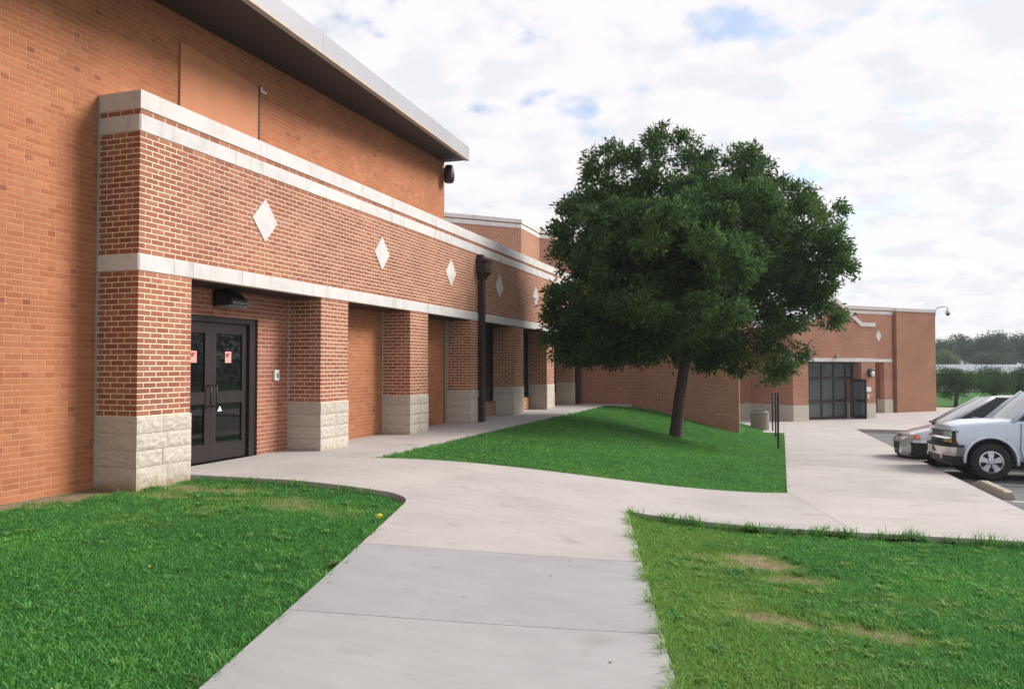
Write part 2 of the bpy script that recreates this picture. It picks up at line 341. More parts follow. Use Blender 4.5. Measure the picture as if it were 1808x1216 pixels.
def prism(name, poly, fn, d0, d1, mat, parent=None, local=False, bevel=0.0):
    """2-D polygon (a,b) swept from depth d0 to d1; fn(a,b,d)->3-D"""
    bm = bmesh.new(); A = [bm.verts.new(fn(a, b, d0)) for a, b in poly]; B = [bm.verts.new(fn(a, b, d1)) for a, b in poly]
    n = len(poly); bm.faces.new(A[::-1]); bm.faces.new(B)
    for i in range(n): bm.faces.new((A[i], A[(i+1)%n], B[(i+1)%n], B[i]))
    if bevel:
        bmesh.ops.recalc_face_normals(bm, faces=bm.faces)
        bmesh.ops.bevel(bm, geom=bm.edges[:], offset=bevel, segments=2, affect='EDGES')
    return bm_obj(name, bm, mat, parent, local)
# ---------------------------------------------------------------- terrain shape
def zr(Y): return -0.136 - 0.033 * np.clip(Y, -6, 37.7)
def ter(X, Y):
    t = np.clip((np.asarray(X, float) + 6.1) / 6.1, 0, 1); s = t * t * (3 - 2 * t)
    return s * zr(np.asarray(Y, float))
def T(X, Y): return float(ter(X, Y))
PL = [(-7.30, 8.42), (-6.05, 8.45), (-4.75, 8.44), (-4.42, 8.42), (-4.18, 8.30), (-4.02, 8.0)]      # inner lawn edge by the door
def path_left(Y): return -4.02 + (8.0 - Y) * 0.2735 if Y <= 8.0 else -4.02
def path_right(Y): return -1.80 + (9.62 - Y) * 0.2365
BARE = [(-5.2, 7.45, .85, .40, .75), (-6.6, 7.9, 1.0, .30, .9), (-7.8, 6.9, .42, 1.6, 1.2), (-7.75, 4.6, .3, 1.8, .9), (-6.9, 7.35, .9, .22, .8), (-4.55, 7.3, .28, .22, .8), (-5.6, 6.8, .5, .25, .5), (-5.9,6.0,.4,.25,.4),
        (-0.35, 8.0, .55, .42, .95), (0.15, 7.4, .5, .22, .8), (0.05, 6.05, .55, .2, .95), (0.65, 5.9, .45, .18, .8), (-0.35, 6.35, .2, .35, .6), (0.25, 4.45, .35, .22, .8), (0.55, 4.25, .4, .2, .7), (0.9,6.9,.35,.2,.5),
        (-0.9, 12.7, .35, .15, .5), (-3.0, 12.6, .4, .12, .5)]
def bare(X, Y):
    X = np.asarray(X, float); Y = np.asarray(Y, float); b = np.zeros_like(X)
    wob = 0.35 * np.sin(X * 7.3 + Y * 3.1) + 0.3 * np.sin(Y * 11.7 - X * 5.1) + 0.25 * np.sin(X * 17.0 + Y * 13.0)
    for cx, cy, rx, ry, s in BARE:
        d = np.sqrt(((X - cx) / rx) ** 2 + ((Y - cy) / ry) ** 2) + wob * 0.6
        b = np.maximum(b, s * np.clip(1.35 - d, 0, 1))
    sp_ = np.sin(X * 5.1 + 2.0 * np.sin(Y * 3.7)) * np.sin(Y * 6.3 + 1.7 * np.sin(X * 4.1 + 1)) + 0.45 * np.sin(X * 19 + Y * 7) * np.sin(Y * 23 - X * 5)
    zone = np.exp(-((X - 0.2) / 1.1) ** 2 - ((Y - 6.6) / 1.9) ** 2) + 0.75 * np.exp(-((X + 6.0) / 1.4) ** 2 - ((Y - 7.0) / 1.0) ** 2)
    return np.maximum(b, np.clip((sp_ - 0.78) * 2.2, 0, 1) * np.clip(zone * 1.3, 0, 0.95))
def lawn_drop(X, Y):
    d = np.full_like(np.asarray(X, float), 0.055)
    near = (np.asarray(Y) < 10.0)
    return np.where(near, 0.085, d)
def axis(parts):
    out = []
    for a, b, st in parts: out += list(np.arange(a, b, st))
    return np.array(out)
gx_ = axis([(-3000, -400, 400), (-400, -60, 60), (-60, -12, 6), (-12, -8.2, 0.8), (-8.2, 3.4, 0.16), (3.4, 12, 1.2), (12, 60, 6), (60, 400, 50), (400, 3001, 400)])
gy_ = axis([(-3000, -400, 400), (-400, -20, 60), (-20, 1, 2), (1, 14, 0.16), (14, 40, 0.4), (40, 70, 3), (70, 400, 40), (400, 3001, 400)])
GX, GY = np.meshgrid(gx_, gy_)
GZ = ter(GX, GY) - lawn_drop(GX, GY)
GZ = np.where(GX > 2.95, zr(GY) - 0.33, GZ)
GZ = np.where(GY > 37.0, np.minimum(GZ, -1.45), GZ)
GZ = np.where((GX < -8.0) & (GY < 37), -0.06, GZ)
far = np.clip((np.hypot(GX, GY) - 80) / 200, 0, 1); GZ = GZ * (1 - far) + (-1.75) * far
n1, n2 = GX.shape; idx = np.arange(n1 * n2).reshape(n1, n2)
quads = np.stack([idx[:-1, :-1], idx[:-1, 1:], idx[1:, 1:], idx[1:, :-1]], -1).reshape(-1, 4)
gr = mesh_np('ground', np.stack([GX, GY, GZ], -1).reshape(-1, 3), quads, 'lawn_soil', smooth=True, attrs={'bare': np.clip(bare(GX, GY) * 1.2, 0, 1).ravel()})
tag(gr, 'mown green lawn ground with worn bare patches', 'lawn', kind='structure')
# ---------------------------------------------------------------- paving slabs
def slab(parent, c, mat, n=6, m=6, thick=0.13, zoff=0.0, gap=0.006, zf=T, bulge=0.0):
    """bilinear quad slab (corners a,b,c,d counter-clockwise) that follows the ground"""
    c = [Vector((p[0], p[1])) for p in c]; ce = sum(c, Vector((0, 0))) / 4
    c = [p + (ce - p).normalized() * gap for p in c]
    V = []; 
    for j in range(m + 1):
        for i in range(n + 1):
            u, v = i / n, j / m
            p = c[0] * (1-u) * (1-v) + c[1] * u * (1-v) + c[2] * u * v + c[3] * (1-u) * v
            if bulge:
                ed = c[1] - c[0]; p = p + Vector((ed.y, -ed.x)).normalized() * bulge * 4 * u * (1 - u) * (1 - v)
            V.append((p.x, p.y, zf(p.x, p.y) + zoff))
    Fs = [(j*(n+1)+i, j*(n+1)+i+1, (j+1)*(n+1)+i+1, (j+1)*(n+1)+i) for j in range(m) for i in range(n)]
    ring = [i for i in range(n)] + [j*(n+1)+n for j in range(m)] + [m*(n+1)+i for i in range(n, 0, -1)] + [j*(n+1) for j in range(m, 0, -1)]
    k0 = len(V)
    for r in ring: V.append((V[r][0], V[r][1], V[r][2] - thick))
    L = len(ring)
    Fs += [(ring[(k+1)%L], ring[k], k0 + k, k0 + (k+1)%L) for k in range(L)]
    return mesh_np('slab', V, Fs, mat, parent=parent)
def struct_empty(name, loc=(0, 0, 0)):
    o = bpy.data.objects.new(name, None); C.objects.link(o); o.location = loc; o['kind'] = 'structure'; return o
walk = struct_empty('arcade_walkway'); ys = [8.43, 10.86, 13.0, 15.2, 17.4, 19.6, 21.8, 24.0, 26.2, 28.3, 29.26]
for a, b in zip(ys, ys[1:]):
    slab(walk, [(-7.95, a), (-6.06, a), (-6.06, b), (-7.95, b)], 'concrete_warm', 2, 2)
slab(walk, [(-6.06, 28.3), (-5.3, 28.75), (-5.3, 29.26), (-6.06, 29.26)], 'concrete_warm', 2, 2, thick=0.3, zf=lambda x, y: 0.0)
cross = struct_empty('cross_path')
slab(cross, [(-6.06, 8.45), (-4.45, 8.43), (-4.0, 11.62), (-6.06, 10.86)], 'concrete_warm')
slab(cross, [(-4.45, 8.43), (-1.80, 9.62), (-1.92, 12.4), (-4.0, 11.62)], 'concrete_warm', 8, 8, gap=0.001)
slab(cross, [(-4.45, 8.43), (-4.02, 8.0), (-1.801, 9.615), (-1.80, 9.62)], 'concrete_warm', 10, 8, gap=0.001, bulge=-0.09)
slab(cross, [(-1.80, 9.62), (0.78, 9.72), (0.10, 13.16), (-1.92, 12.4)], 'concrete_warm', 8, 8)
path = struct_empty('path')
slab(path, [(path_left(6.15), 6.15), (path_right(7.10), 7.10), (-1.80, 9.62), (-4.02, 8.0)], 'concrete_warm', 8, 8)
pj = [(6.15, 7.10), (4.36, 5.13), (2.55, 3.3), (0.7, 1.4), (-1.2, -0.5)]
for (l0, r0), (l1, r1) in zip(pj, pj[1:]):
    slab(path, [(path_left(l1), l1), (path_right(r1), r1), (path_right(r0), r0), (path_left(l0), l0)], 'concrete_grey', 8, 8)
side = struct_empty('sidewalk')
sy = [9.78, 13.16, 15.6, 18.1, 20.6, 23.1, 25.6, 28.1, 30.6, 33.1, 35.6, 38.25]
slab(side, [(0.78, 9.72), (3.10, 9.86), (3.10, 13.16), (0.10, 13.16)], 'concrete_warm', 6, 6, thick=0.2)
for a, b in zip(sy[1:], sy[2:]): slab(side, [(0.05, a), (3.10, a), (3.10, b), (0.05, b)], 'concrete_warm', 6, 4, thick=0.2)
plaza = struct_empty('plaza')
zp = lambda x, y: -1.38
px_ = [-9, -5, -2, 0.05, 3.1, 6.5, 10, 14, 18]; py_ = [38.25, 42, 46, 50, 55, 60]
for x0, x1 in zip(px_, px_[1:]):
    for y0, y1 in zip(py_, py_[1:]): slab(plaza, [(x0, y0), (x1, y0), (x1, y1), (x0, y1)], 'concrete_warm', 1, 1, thick=0.2, zf=zp)
for y0, y1 in ((33.1, 35.6), (35.6, 38.25)): slab(plaza, [(-9, y0), (0.05, y0), (0.05, y1), (-9, y1)], 'concrete_warm', 4, 4, thick=0.2, zf=lambda x, y: float(zr(y)))
za = lambda x, y: float(zr(y)) - 0.15
lotX = [3.103, 20, 45]; lotY = list(np.arange(-20, 38.3, 2.0)) + [38.247]
V = [(x, y, za(x, y)) for y in lotY for x in lotX]; nx = len(lotX)
Fs = [(j*nx+i, j*nx+i+1, (j+1)*nx+i+1, (j+1)*nx+i) for j in range(len(lotY)-1) for i in range(nx-1)]
lot = tag(mesh_np('parking_lot', V, Fs, 'asphalt'), 'dark grey asphalt car park beside the sidewalk', 'car park', kind='structure')
for yl in (14.7, 17.45, 20.2, 22.95, 25.7):
    V = [(x, y, za(x, y) + 0.004) for x in (3.5, 8.6) for y in (yl, yl + 0.1)]
    mesh_np('marking', V, [(0, 2, 3, 1)], 'line_paint', parent=lot)
# ---------------------------------------------------------------- brickwork
COURSE = 0.06773; BL = 0.2032; JT = 0.0125
def brick_rects(a0, a1, z0, n, holes=(), bond='running', phase=0, first=0):
    """courses of bricks as (a,b,z,zt,dark)"""
    out = []
    for k in range(n):
        zb = z0 + k * COURSE; zt = zb + COURSE; kk = k + first
        iv = [(a0, a1)]
        for h0, h1, hz0, hz1 in holes:
            if zt - 0.01 > hz0 and zb + 0.01 < hz1:
                nw = []
                for s, e in iv:
                    if h1 <= s or h0 >= e: nw.append((s, e)); continue
                    if h0 > s: nw.append((s, h0))
                    if h1 < e: nw.append((h1, e))
                iv = nw
        pieces = []; 
        if bond == 'common' and kk % 6 == 3:
            p = a0 - BL; t = 0
            while p < a1:
                L = BL if t % 2 == 0 else BL / 2
                pieces.append((p, p + L, t % 2 == 1)); p += L; t += 1
        else:
            p = a0 - (BL / 2 if kk % 2 else 0) - BL * phase
            while p < a1: pieces.append((p, p + BL, False)); p += BL
        for s, e in iv:
            for p0, p1, hd in pieces:
                q0, q1 = max(p0, s), min(p1, e)
                if q1 - q0 < 0.03: continue
                h = JT / 2
                out.append((q0 + (h if q0 > s + 1e-6 else 0), q1 - (h if q1 < e - 1e-6 else 0), zb + h, zt - h, hd))
    return out
class Bricks:
    """collects the bricks of one building; the 300 that show largest become parts, the rest one mass"""
    def __init__(s): s.L = []
    def face(s, O, d, rects, mat, darkmat=None, pdark=0.0):
        d = Vector((d[0], d[1])).normalized(); n = Vector((d.y, -d.x))
        for a, b, z0, z1, hd in rects:
            m = mat
            if darkmat and hd and random.random() < pdark: m = darkmat
            c = Vector((O[0], O[1])) + d * ((a + b) / 2) + n * random.uniform(-0.0005, 0.0005)
            s.L.append((c.x, c.y, z0, b - a, z1 - z0, d.x, d.y, m))
    def build(s, parent, limit=300, depth=0.03):
        sc_ = []
        for i, (x, y, z, L, H, dx, dy, m) in enumerate(s.L):
            q = proj((x, y, z + H / 2)); a = 0
            if q[2] > 0.5 and 4 < q[0] < 1804 and 8 < q[1] < 1208:
                v = Vector((x, y, z)) - EYE; n = Vector((dy, -dx, 0)); c = max(0.0, -v.normalized().dot(n))
                a = L * H * c / q[2] ** 2
            sc_.append(a)
        order = sorted(range(len(s.L)), key=lambda i: -sc_[i]); top = set(i for i in order[:limit] if sc_[i] > 0)
        cache = {}; Vv = []; mi = []; mats = sorted(set(b[7] for b in s.L))
        for i, (x, y, z, L, H, dx, dy, m) in enumerate(s.L):
            if i in top:
                key = (round(L, 3), round(H, 3), m)
                if key not in cache:
                    bm = bmesh.new(); add_box(bm, -key[0]/2, key[0]/2, 0, depth, 0, key[1]); me = bpy.data.meshes.new('brick')
                    bmesh.ops.bevel(bm, geom=[e for e in bm.edges if all(v.co.y < 1e-6 for v in e.verts)], offset=0.0025, segments=1, affect='EDGES')
                    bm.to_mesh(me); bm.free(); me.materials.append(M(m)); cache[key] = me
                o = bpy.data.objects.new('brick', cache[key]); C.objects.link(o); o.location = (x, y, z); o.rotation_euler = (0, 0, math.atan2(dy, dx)); adopt(o, parent)
            else:
                d = np.array([dx, dy, 0]); n = np.array([-dy, dx, 0]); c = np.array([x, y, z]); h = np.array([0, 0, H])
                f0 = c - d * L / 2; f1 = c + d * L / 2; b0 = f0 + n * depth; b1 = f1 + n * depth
                Vv.append([f0, f1, b1, b0, f0 + h, f1 + h, b1 + h, b0 + h]); mi += [mats.index(m)] * 5
        if Vv:
            V = np.array(Vv).reshape(-1, 3); N = len(Vv)
            q = np.array([[3,2,1,0],[4,5,6,7],[0,1,5,4],[1,2,6,5],[3,0,4,7]])
            Fs = (np.arange(N)[:, None, None] * 8 + q[None]).reshape(-1, 4)
            o = mesh_np('brickwork', V, Fs, mats, mi, parent); o['kind'] = 'stuff'
# ---------------------------------------------------------------- gymnasium
XG, XF = -7.97, -7.323
gym = thing('gymnasium', (XG, 9.0, 0), 'tall orange brick gymnasium with deep dark eaves and pale metal roof edge', 'building')
def roof_z(Y): return 6.35 + 0.0195 * (Y - 8.94)
def edge_x(Y): return -6.76 - 0.0617 * (Y - 8.94)
MR = 0.0025
for wy0, wy1, wz0, wx in ((-12, 8.40, -0.3, XG - MR), (8.401, 11.449, 2.56, XG - MR), (11.45, 18.0, -0.3, XG - MR)):
    box('wall', -30, wx, wy0, wy1, wz0, 6.6, 'tan_mortar', gym)
box('inner_wall', -30, -11, 8.401, 11.449, -0.3, 2.55, 'interior_grey', gym)
gb = Bricks()
gholes = [(7.49, 30, 2.70, 4.66), (7.48, 8.38, 0, 2.6), (8.38, 11.45, -1, 2.57)] + [(11.45 + 3.353 * i, 12.33 + 3.353 * i, 0, 2.6) for i in range(5)]
gb.face((XG, 0), (0, 1), brick_rects(1.0, 18.0, -0.135, 98, gholes, 'common'), 'gym_brick', 'gym_brick_dark', 0.30)
gb.face((XG, 18.004), (-1, 0), brick_rects(0.0, 1.2, 4.7, 24), 'gym_brick')
gb.build(gym)
def edge_prism(name, d0, d1, z0, z1, ya, yb, mat):
    bm = bmesh.new(); vs = []
    for y in (ya, yb):
        for d, z in ((d0, z0), (d1, z0), (d1, z1), (d0, z1)):
            vs.append(bm.verts.new((edge_x(y) + d if d > -50 else -30, y, roof_z(y) + z)))
    for q in ((0,1,2,3),(7,6,5,4),(0,4,5,1),(1,5,6,2),(2,6,7,3),(3,7,4,0)): bm.faces.new([vs[i] for i in q])
    return bm_obj(name, bm, mat, gym)
edge_prism('roof', -99, -0.03, 0.02, 0.30, -12, 18.02, 'galv')
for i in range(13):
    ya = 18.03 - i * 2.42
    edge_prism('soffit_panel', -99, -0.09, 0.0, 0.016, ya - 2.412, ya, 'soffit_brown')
    edge_prism('fascia_panel', -0.028, 0.0, 0.035, 0.33, ya - 2.414, ya, 'fascia_metal')
edge_prism('drip_edge', -0.09, 0.012, -0.015, 0.031, -12, 18.035, 'drip_metal')
def xface(name, poly, d0, d1, mat, parent, bevel=0.0): return prism(name, poly, lambda a, b, d: (d, a, b), d0, d1, mat, parent, bevel=bevel)
bm = bmesh.new()
edge_end = [(-30, 0.035), (0, 0.035), (0, 0.33), (-30, 0.33)]
v = [bm.verts.new((edge_x(18.03) + a if a > -20 else -30, yy, roof_z(18.03) + z)) for yy in (18.032, 18.05) for a, z in edge_end]
for q in ((0,1,2,3),(7,6,5,4),(0,4,5,1),(1,5,6,2),(2,6,7,3),(3,7,4,0)): bm.faces.new([v[i] for i in q])
bm_obj('fascia_panel', bm, 'fascia_metal', gym)
pan = xface('wall_panel', [(8.83, 4.4), (10.56, 4.4), (10.56, 5.90), (8.83, 5.97)], XG - 0.02, XG + 0.028, 'tan_panel', gym)
xface('panel_edge_shade', [(10.562, 4.4), (10.60, 4.4), (10.60, 5.92), (10.562, 5.92)], XG - 0.01, XG + 0.036, 'dark_brown_pipe', gym)  # dark strip modelled in place of the shadow along the panel's right edge
xface('bracket', [(10.63, 5.86), (10.78, 5.86), (10.78, 5.885), (10.66, 5.885), (10.66, 5.93), (10.63, 5.93)], XG + 0.003, XG + 0.03, 'white_plastic', gym)
# ---------------------------------------------------------------- arcade
arc = thing('arcade', (XF, 16, 0), 'low brick arcade with square piers, pale stone bands and diamonds along the lawn', 'building')
ZS = 0.8128; ZB1 = ZS + 26 * COURSE; ZB1t = ZB1 + 0.2032; ZB2 = ZB1t + 22 * COURSE; ZB2t = ZB2 + 0.2032; ZC = ZB2t + COURSE; ZT = ZC + 0.228
Y0, Y1 = 7.48, 29.30
PIERS = [(7.48, 8.385)] + [(11.45 + 3.353 * i, 12.33 + 3.353 * i) for i in range(6)]
PIERS[6] = (28.215, 29.0)
ab = Bricks()
box('wall', XG - 0.3, XF - MR, Y0 + MR, Y1, ZB1 + 0.002, ZT - 0.01, 'cream_mortar', arc)
for i, (p0, p1) in enumerate(PIERS):
    box('pier', XG - 0.05, XF - MR, p0 + MR, p1 - MR, -0.12, ZB1 - 0.001, 'cream_mortar', arc)
    ab.face((XF, 0), (0, 1), brick_rects(p0 + 0.0015, p1 - 0.0015, ZS, 26, phase=0), 'arcade_brick')
    if i < 6 or True:
        r = brick_rects(0, XF - XG - 0.0015, ZS, 26, first=1, phase=-(XF - XG) / BL % 1)
        ab.face((XG, p0), (1, 0), r, 'arcade_brick')
    if i in (0, 1): ab.face((XF, p1), (-1, 0), brick_rects(0.0015, XF - XG, ZS, 26, first=1), 'arcade_brick')
    # split-face stone base, two blocks to a course
    for k in range(4):
        zb = k * 0.2032 - (0.12 if k == 0 else 0); zt = (k + 1) * 0.2032 - 0.006
        cut = p0 + (p1 - p0) * (0.46 if k % 2 else 0.54)
        for s, (q0, q1) in enumerate(((p0 - 0.008, cut - 0.003), (cut + 0.003, p1 + 0.008))):
            j = lambda: random.uniform(-0.006, 0.008)
            bm = bmesh.new(); X0, X1 = XG - 0.03, XF + 0.012 + j() * 0.4
            ny, nz = (10, 5) if i < 3 else (4, 3)
            # rough front, and rough side where it shows
            def grid(fn, nu, nv):
                g = [[bm.verts.new(fn(a / nu, b / nv)) for a in range(nu + 1)] for b in range(nv + 1)]
                for b in range(nv):
                    for a in range(nu): bm.faces.new((g[b][a], g[b][a+1], g[b+1][a+1], g[b+1][a]))
            def rough(u, v): return (0.0 if min(u, v, 1-u, 1-v) < 1e-6 else random.uniform(0.0, 0.016 if i < 3 else 0.01))
            grid(lambda u, v: (X1 + rough(u, v), q0 + (q1 - q0) * u, zb + (zt - zb) * v), ny, nz)
            if s == 0: grid(lambda u, v: (X1 + (X0 - X1) * u, q0 - rough(u, v) * 0.5, zb + (zt - zb) * v), 6, nz)
            else: grid(lambda u, v: (X0 + (X1 - X0) * u, q1 + rough(u, v) * 0.5, zb + (zt - zb) * v), 6, nz)
            grid(lambda u, v: (X0 + (X1 - X0) * u, q0 + (q1 - q0) * v, zt), 1, 1)
            bmesh.ops.remove_doubles(bm, verts=bm.verts, dist=1e-5)
            bm_obj('stone_block', bm, 'split_stone', arc)
ab.face((XF, 0), (0, 1), brick_rects(Y0 + 0.0015, Y1, ZB1t, 22), 'arcade_brick')
ab.face((XF, 0), (0, 1), brick_rects(Y0 + 0.0015, Y1, ZB2t, 1), 'arcade_brick')
sf = XF - XG - 0.0015
ab.face((XG, Y0), (1, 0), brick_rects(0, sf, ZB1t, 22, first=1, phase=-sf / BL % 1), 'arcade_brick')
ab.face((XG, Y0), (1, 0), brick_rects(0, sf, ZB2t, 1, first=1, phase=-sf / BL % 1), 'arcade_brick')
# bay one wall round the doors
D0, D1, DT = 8.72, 10.62, 2.165
box('door_wall', XG - 0.3, XG - MR + 0.012, 8.37, D0, -0.1, ZB1 - 0.003, 'pale_mortar', arc)
box('door_wall', XG - 0.3, XG - MR + 0.012, D1, 11.46, -0.1, ZB1 - 0.003, 'pale_mortar', arc)
box('door_wall', XG - 0.3, XG - MR + 0.012, D0 + 0.001, D1 - 0.001, DT, ZB1 - 0.003, 'pale_mortar', arc)
ab.face((XG + 0.012, 0), (0, 1), brick_rects(8.38, 11.45, 0.0, 38, [(D0, D1, -1, DT)]), 'arcade_brick')
# recessed glazed bays beyond the gymnasium
SILL = 0.42
box('rear_wall', XG - 0.5, XG - 0.35, 18.02, Y1, -0.1, ZT - 0.2, 'interior_grey', arc)
box('roof', -20, XG - 0.3, 18.06, 29.9, 4.2, 4.45, 'galv', arc)
for i in (3, 4, 5):
    q0, q1 = PIERS[i][1], PIERS[i + 1][0]
    box('sill_wall', XG - 0.28, XG + 0.10 - MR, q0 - 0.01, q1 + 0.01, -0.1, SILL - 0.02, 'cream_mortar', arc)
    ab.face((XG + 0.10, 0), (0, 1), brick_rects(q0, q1, 0.0, 6), 'arcade_brick')
    w = box('window', XG - 0.27, XG + 0.02, q0 + 0.002, q0 + 0.07, SILL - 0.018, ZB1 - 0.02, 'bronze_metal', arc)
    box('frame', XG - 0.27, XG + 0.02, q1 - 0.07, q1 - 0.002, SILL - 0.018, ZB1 - 0.02, 'bronze_metal', w)
    box('frame', XG - 0.2, XG + 0.021, (q0 + q1) / 2 - 0.03, (q0 + q1) / 2 + 0.03, SILL, ZB1 - 0.1, 'bronze_metal', w)
    box('frame', XG - 0.2, XG + 0.018, q0 + 0.07, q1 - 0.07, ZB1 - 0.1, ZB1 - 0.022, 'bronze_metal', w)
    box('frame', XG - 0.2, XG + 0.018, q0 + 0.07, q1 - 0.07, SILL - 0.017, SILL + 0.06, 'bronze_metal', w)
    for c0, c1 in ((q0 + 0.07, (q0 + q1) / 2 - 0.03), ((q0 + q1) / 2 + 0.03, q1 - 0.07)):
        box('pane', XG - 0.03, XG - 0.02, c0, c1, SILL + 0.06, ZB1 - 0.1, 'window_glass', w)
ab.build(arc)
def stones(name, z0, z1, proud, cuts, mat='limestone'):
    for a, b in zip(cuts, cuts[1:]):
        box(name, XF - 0.10, XF + proud, a + 0.003, b - 0.003, z0 + 0.003, z1 - 0.003, mat, arc, bevel=0.004)
cl = [Y0 + 0.002, 8.40, 9.4, 10.9, 12.33] + [12.33 + 1.676 * k for k in range(1, 11)] + [Y1]
stones('band_stone', ZB1, ZB1t, 0.010, cl)
cl2 = [Y0 + 0.002] + [Y0 + 1.75 * k for k in range(1, 12)] + [Y1]
stones('band_stone', ZB2, ZB2t, 0.010, cl2)
cl3 = [Y0 + 0.002] + [Y0 + 2.45 * k for k in range(1, 9)] + [Y1]
for a, b in zip(cl3, cl3[1:]): box('coping_stone', XG - 0.30 if a > 18 else XG + 0.002, XF + 0.014, a + (0.002 if a > 7.6 else -0.012), b - 0.002, ZC + 0.003, ZT, 'limestone', arc, bevel=0.005)
for z0, z1 in ((ZB1, ZB1t), (ZB2, ZB2t)):
    box('band_stone', XG + 0.003, XF - 0.102, Y0 - 0.010, Y0 + 0.09, z0 + 0.003, z1 - 0.003, 'limestone', arc, bevel=0.004)
    box('band_stone', XF - 0.099, XF - 0.0, Y0 - 0.0095, Y0 - 0.0005, z0 + 0.0035, z1 - 0.0035, 'limestone', arc)
for i in range(6):
    c = (PIERS[i][1] + PIERS[i + 1][0]) / 2; zc = 3.60
    xface('diamond_panel', [(c - 0.30, zc), (c, zc - 0.325), (c + 0.30, zc), (c, zc + 0.325)], XF - 0.01, XF + 0.011, 'limestone', arc)
    q0, q1 = PIERS[i][1], PIERS[i + 1][0]
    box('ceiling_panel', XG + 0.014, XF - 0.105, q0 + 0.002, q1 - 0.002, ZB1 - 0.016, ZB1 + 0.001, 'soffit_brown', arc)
for i in range(7):
    p0 = PIERS[i][0]; top = ZT - 0.02 if i == 0 else ZB1 - 0.02
    box('sealant_joint', XG + 0.001, XG + 0.022, p0 - 0.014, p0 + 0.004, -0.02, top, 'caulk', arc)
# doors of bay one
fr = box('door_frame', XG - 0.14, XG - 0.02, D0, D0 + 0.055, 0.002, DT - 0.002, 'bronze_metal', arc)
box('jamb', XG - 0.14, XG - 0.02, D1 - 0.16, D1, 0.002, DT - 0.002, 'bronze_metal', fr)
box('head', XG - 0.139, XG - 0.022, D0 + 0.055, D1 - 0.16, DT - 0.09, DT - 0.003, 'bronze_metal', fr)
box('interior', -12, XG - 0.145, D0 - 0.2, D1 + 0.2, 0.001, 0.004, 'interior_grey', fr)
dm = (D0 + 0.055 + D1 - 0.16) / 2
def door(y0, y1, hs):
    xb, xf = XG - 0.115, XG - 0.065; zt = DT - 0.095
    d = box('door', xb, xf, y0, y0 + 0.12, 0.012, zt, 'bronze_metal', arc)
    box('stile', xb, xf, y1 - 0.12, y1, 0.012, zt, 'bronze_metal', d)
    for a, b in ((0.012, 0.26), (0.86, 1.04), (zt - 0.16, zt)):
        box('rail', xb + 0.001, xf - 0.001, y0 + 0.12, y1 - 0.12, a, b, 'bronze_metal', d)
    box('pane', xb + 0.02, xf - 0.02, y0 + 0.12, y1 - 0.12, 1.04, zt - 0.16, 'door_glass', d)
    box('pane', xb + 0.02, xf - 0.02, y0 + 0.12, y1 - 0.12, 0.26, 0.86, 'door_glass', d)
    hy = y1 - 0.06 if hs > 0 else y0 + 0.06
    tube('handle', [(xf - 0.004, hy, 1.14), (xf + 0.06, hy, 1.13), (xf + 0.065, hy, 0.98), (xf + 0.06, hy, 0.83), (xf - 0.004, hy, 0.82)], [0.011] * 5, 'bronze_metal', d, 8)
    ny = y0 + 0.42 if hs > 0 else y1 - 0.50
    nb = box('notice', xf - 0.019, xf - 0.016, ny, ny + 0.14, 1.47, 1.64, 'pink_notice', d)
    return d, ny, xf
dl, nyl, xf_ = door(D0 + 0.058, dm - 0.002, 1); dr, nyr, xf_ = door(dm + 0.002, D1 - 0.163, -1)
for d, ny in ((dl, nyl), (dr, nyr)):
    bm = bmesh.new(); add_box(bm, xf_ - 0.0155, xf_ - 0.0135, ny + 0.015, ny + 0.075, 1.555, 1.605); add_box(bm, xf_ - 0.0155, xf_ - 0.0135, ny + 0.05, ny + 0.10, 1.595, 1.615)
    bm_obj('notice_print', bm, 'notice_ink', d)
bm = bmesh.new()
for a in ((0.86, 0.0), (0.90, 0.11)): pass
vv = [bm.verts.new((xf_ - 0.0185, dr_y, dz)) for dr_y, dz in ((dm + 0.18, 0.74), (dm + 0.28, 0.74), (dm + 0.23, 0.82))]; bm.faces.new(vv)
vv2 = [bm.verts.new((xf_ - 0.0165, dr_y, dz)) for dr_y, dz in ((dm + 0.18, 0.74), (dm + 0.28, 0.74), (dm + 0.23, 0.82))]; bm.faces.new(vv2[::-1])
bm_obj('triangle_sticker', bm, 'white_plastic', dr)
# downspouts
def downspout(y, label, zt=ZB2 - 0.02, w=0.17):
    x0 = XF + 0.03
    d = box('downspout', x0, x0 + 0.13, y - w/2, y + w/2, 0.0, 3.70, 'dark_brown_pipe', arc, bevel=0.015)
    d['label'] = label
    bm = bmesh.new()
    lv = [(3.62, w/2, 0.13), (3.80, 0.19, 0.24), (4.06, 0.19, 0.24), (4.07, 0.215, 0.27), (4.12, 0.215, 0.27)]
    rings = [[bm.verts.new(p) for p in ((XF + 0.012, y - h, z), (x0 + t, y - h, z), (x0 + t, y + h, z), (XF + 0.012, y + h, z))] for z, h, t in lv]
    for a, b in zip(rings, rings[1:]):
        for k in range(4): bm.faces.new((a[k], a[(k+1)%4], b[(k+1)%4], b[k]))
    bm.faces.new(rings[0][::-1]); bm.faces.new(rings[-1]); bm_obj('conductor_head', bm, 'dark_brown_pipe', d)
    box('scupper', XF + 0.012, XF + 0.16, y - 0.17, y - 0.02, 4.12, zt, 'dark_brown_pipe', d)
    for z in (0.55, 1.7, 2.9): box('strap', XF + 0.012, x0 + 0.138, y - w/2 - 0.02, y + w/2 + 0.02, z, z + 0.04, 'dark_brown_pipe', d)
downspout(18.72, 'dark brown downspout with box head on the fourth pier'); downspout(28.72, 'dark brown downspout at the far end of the arcade', w=0.30)
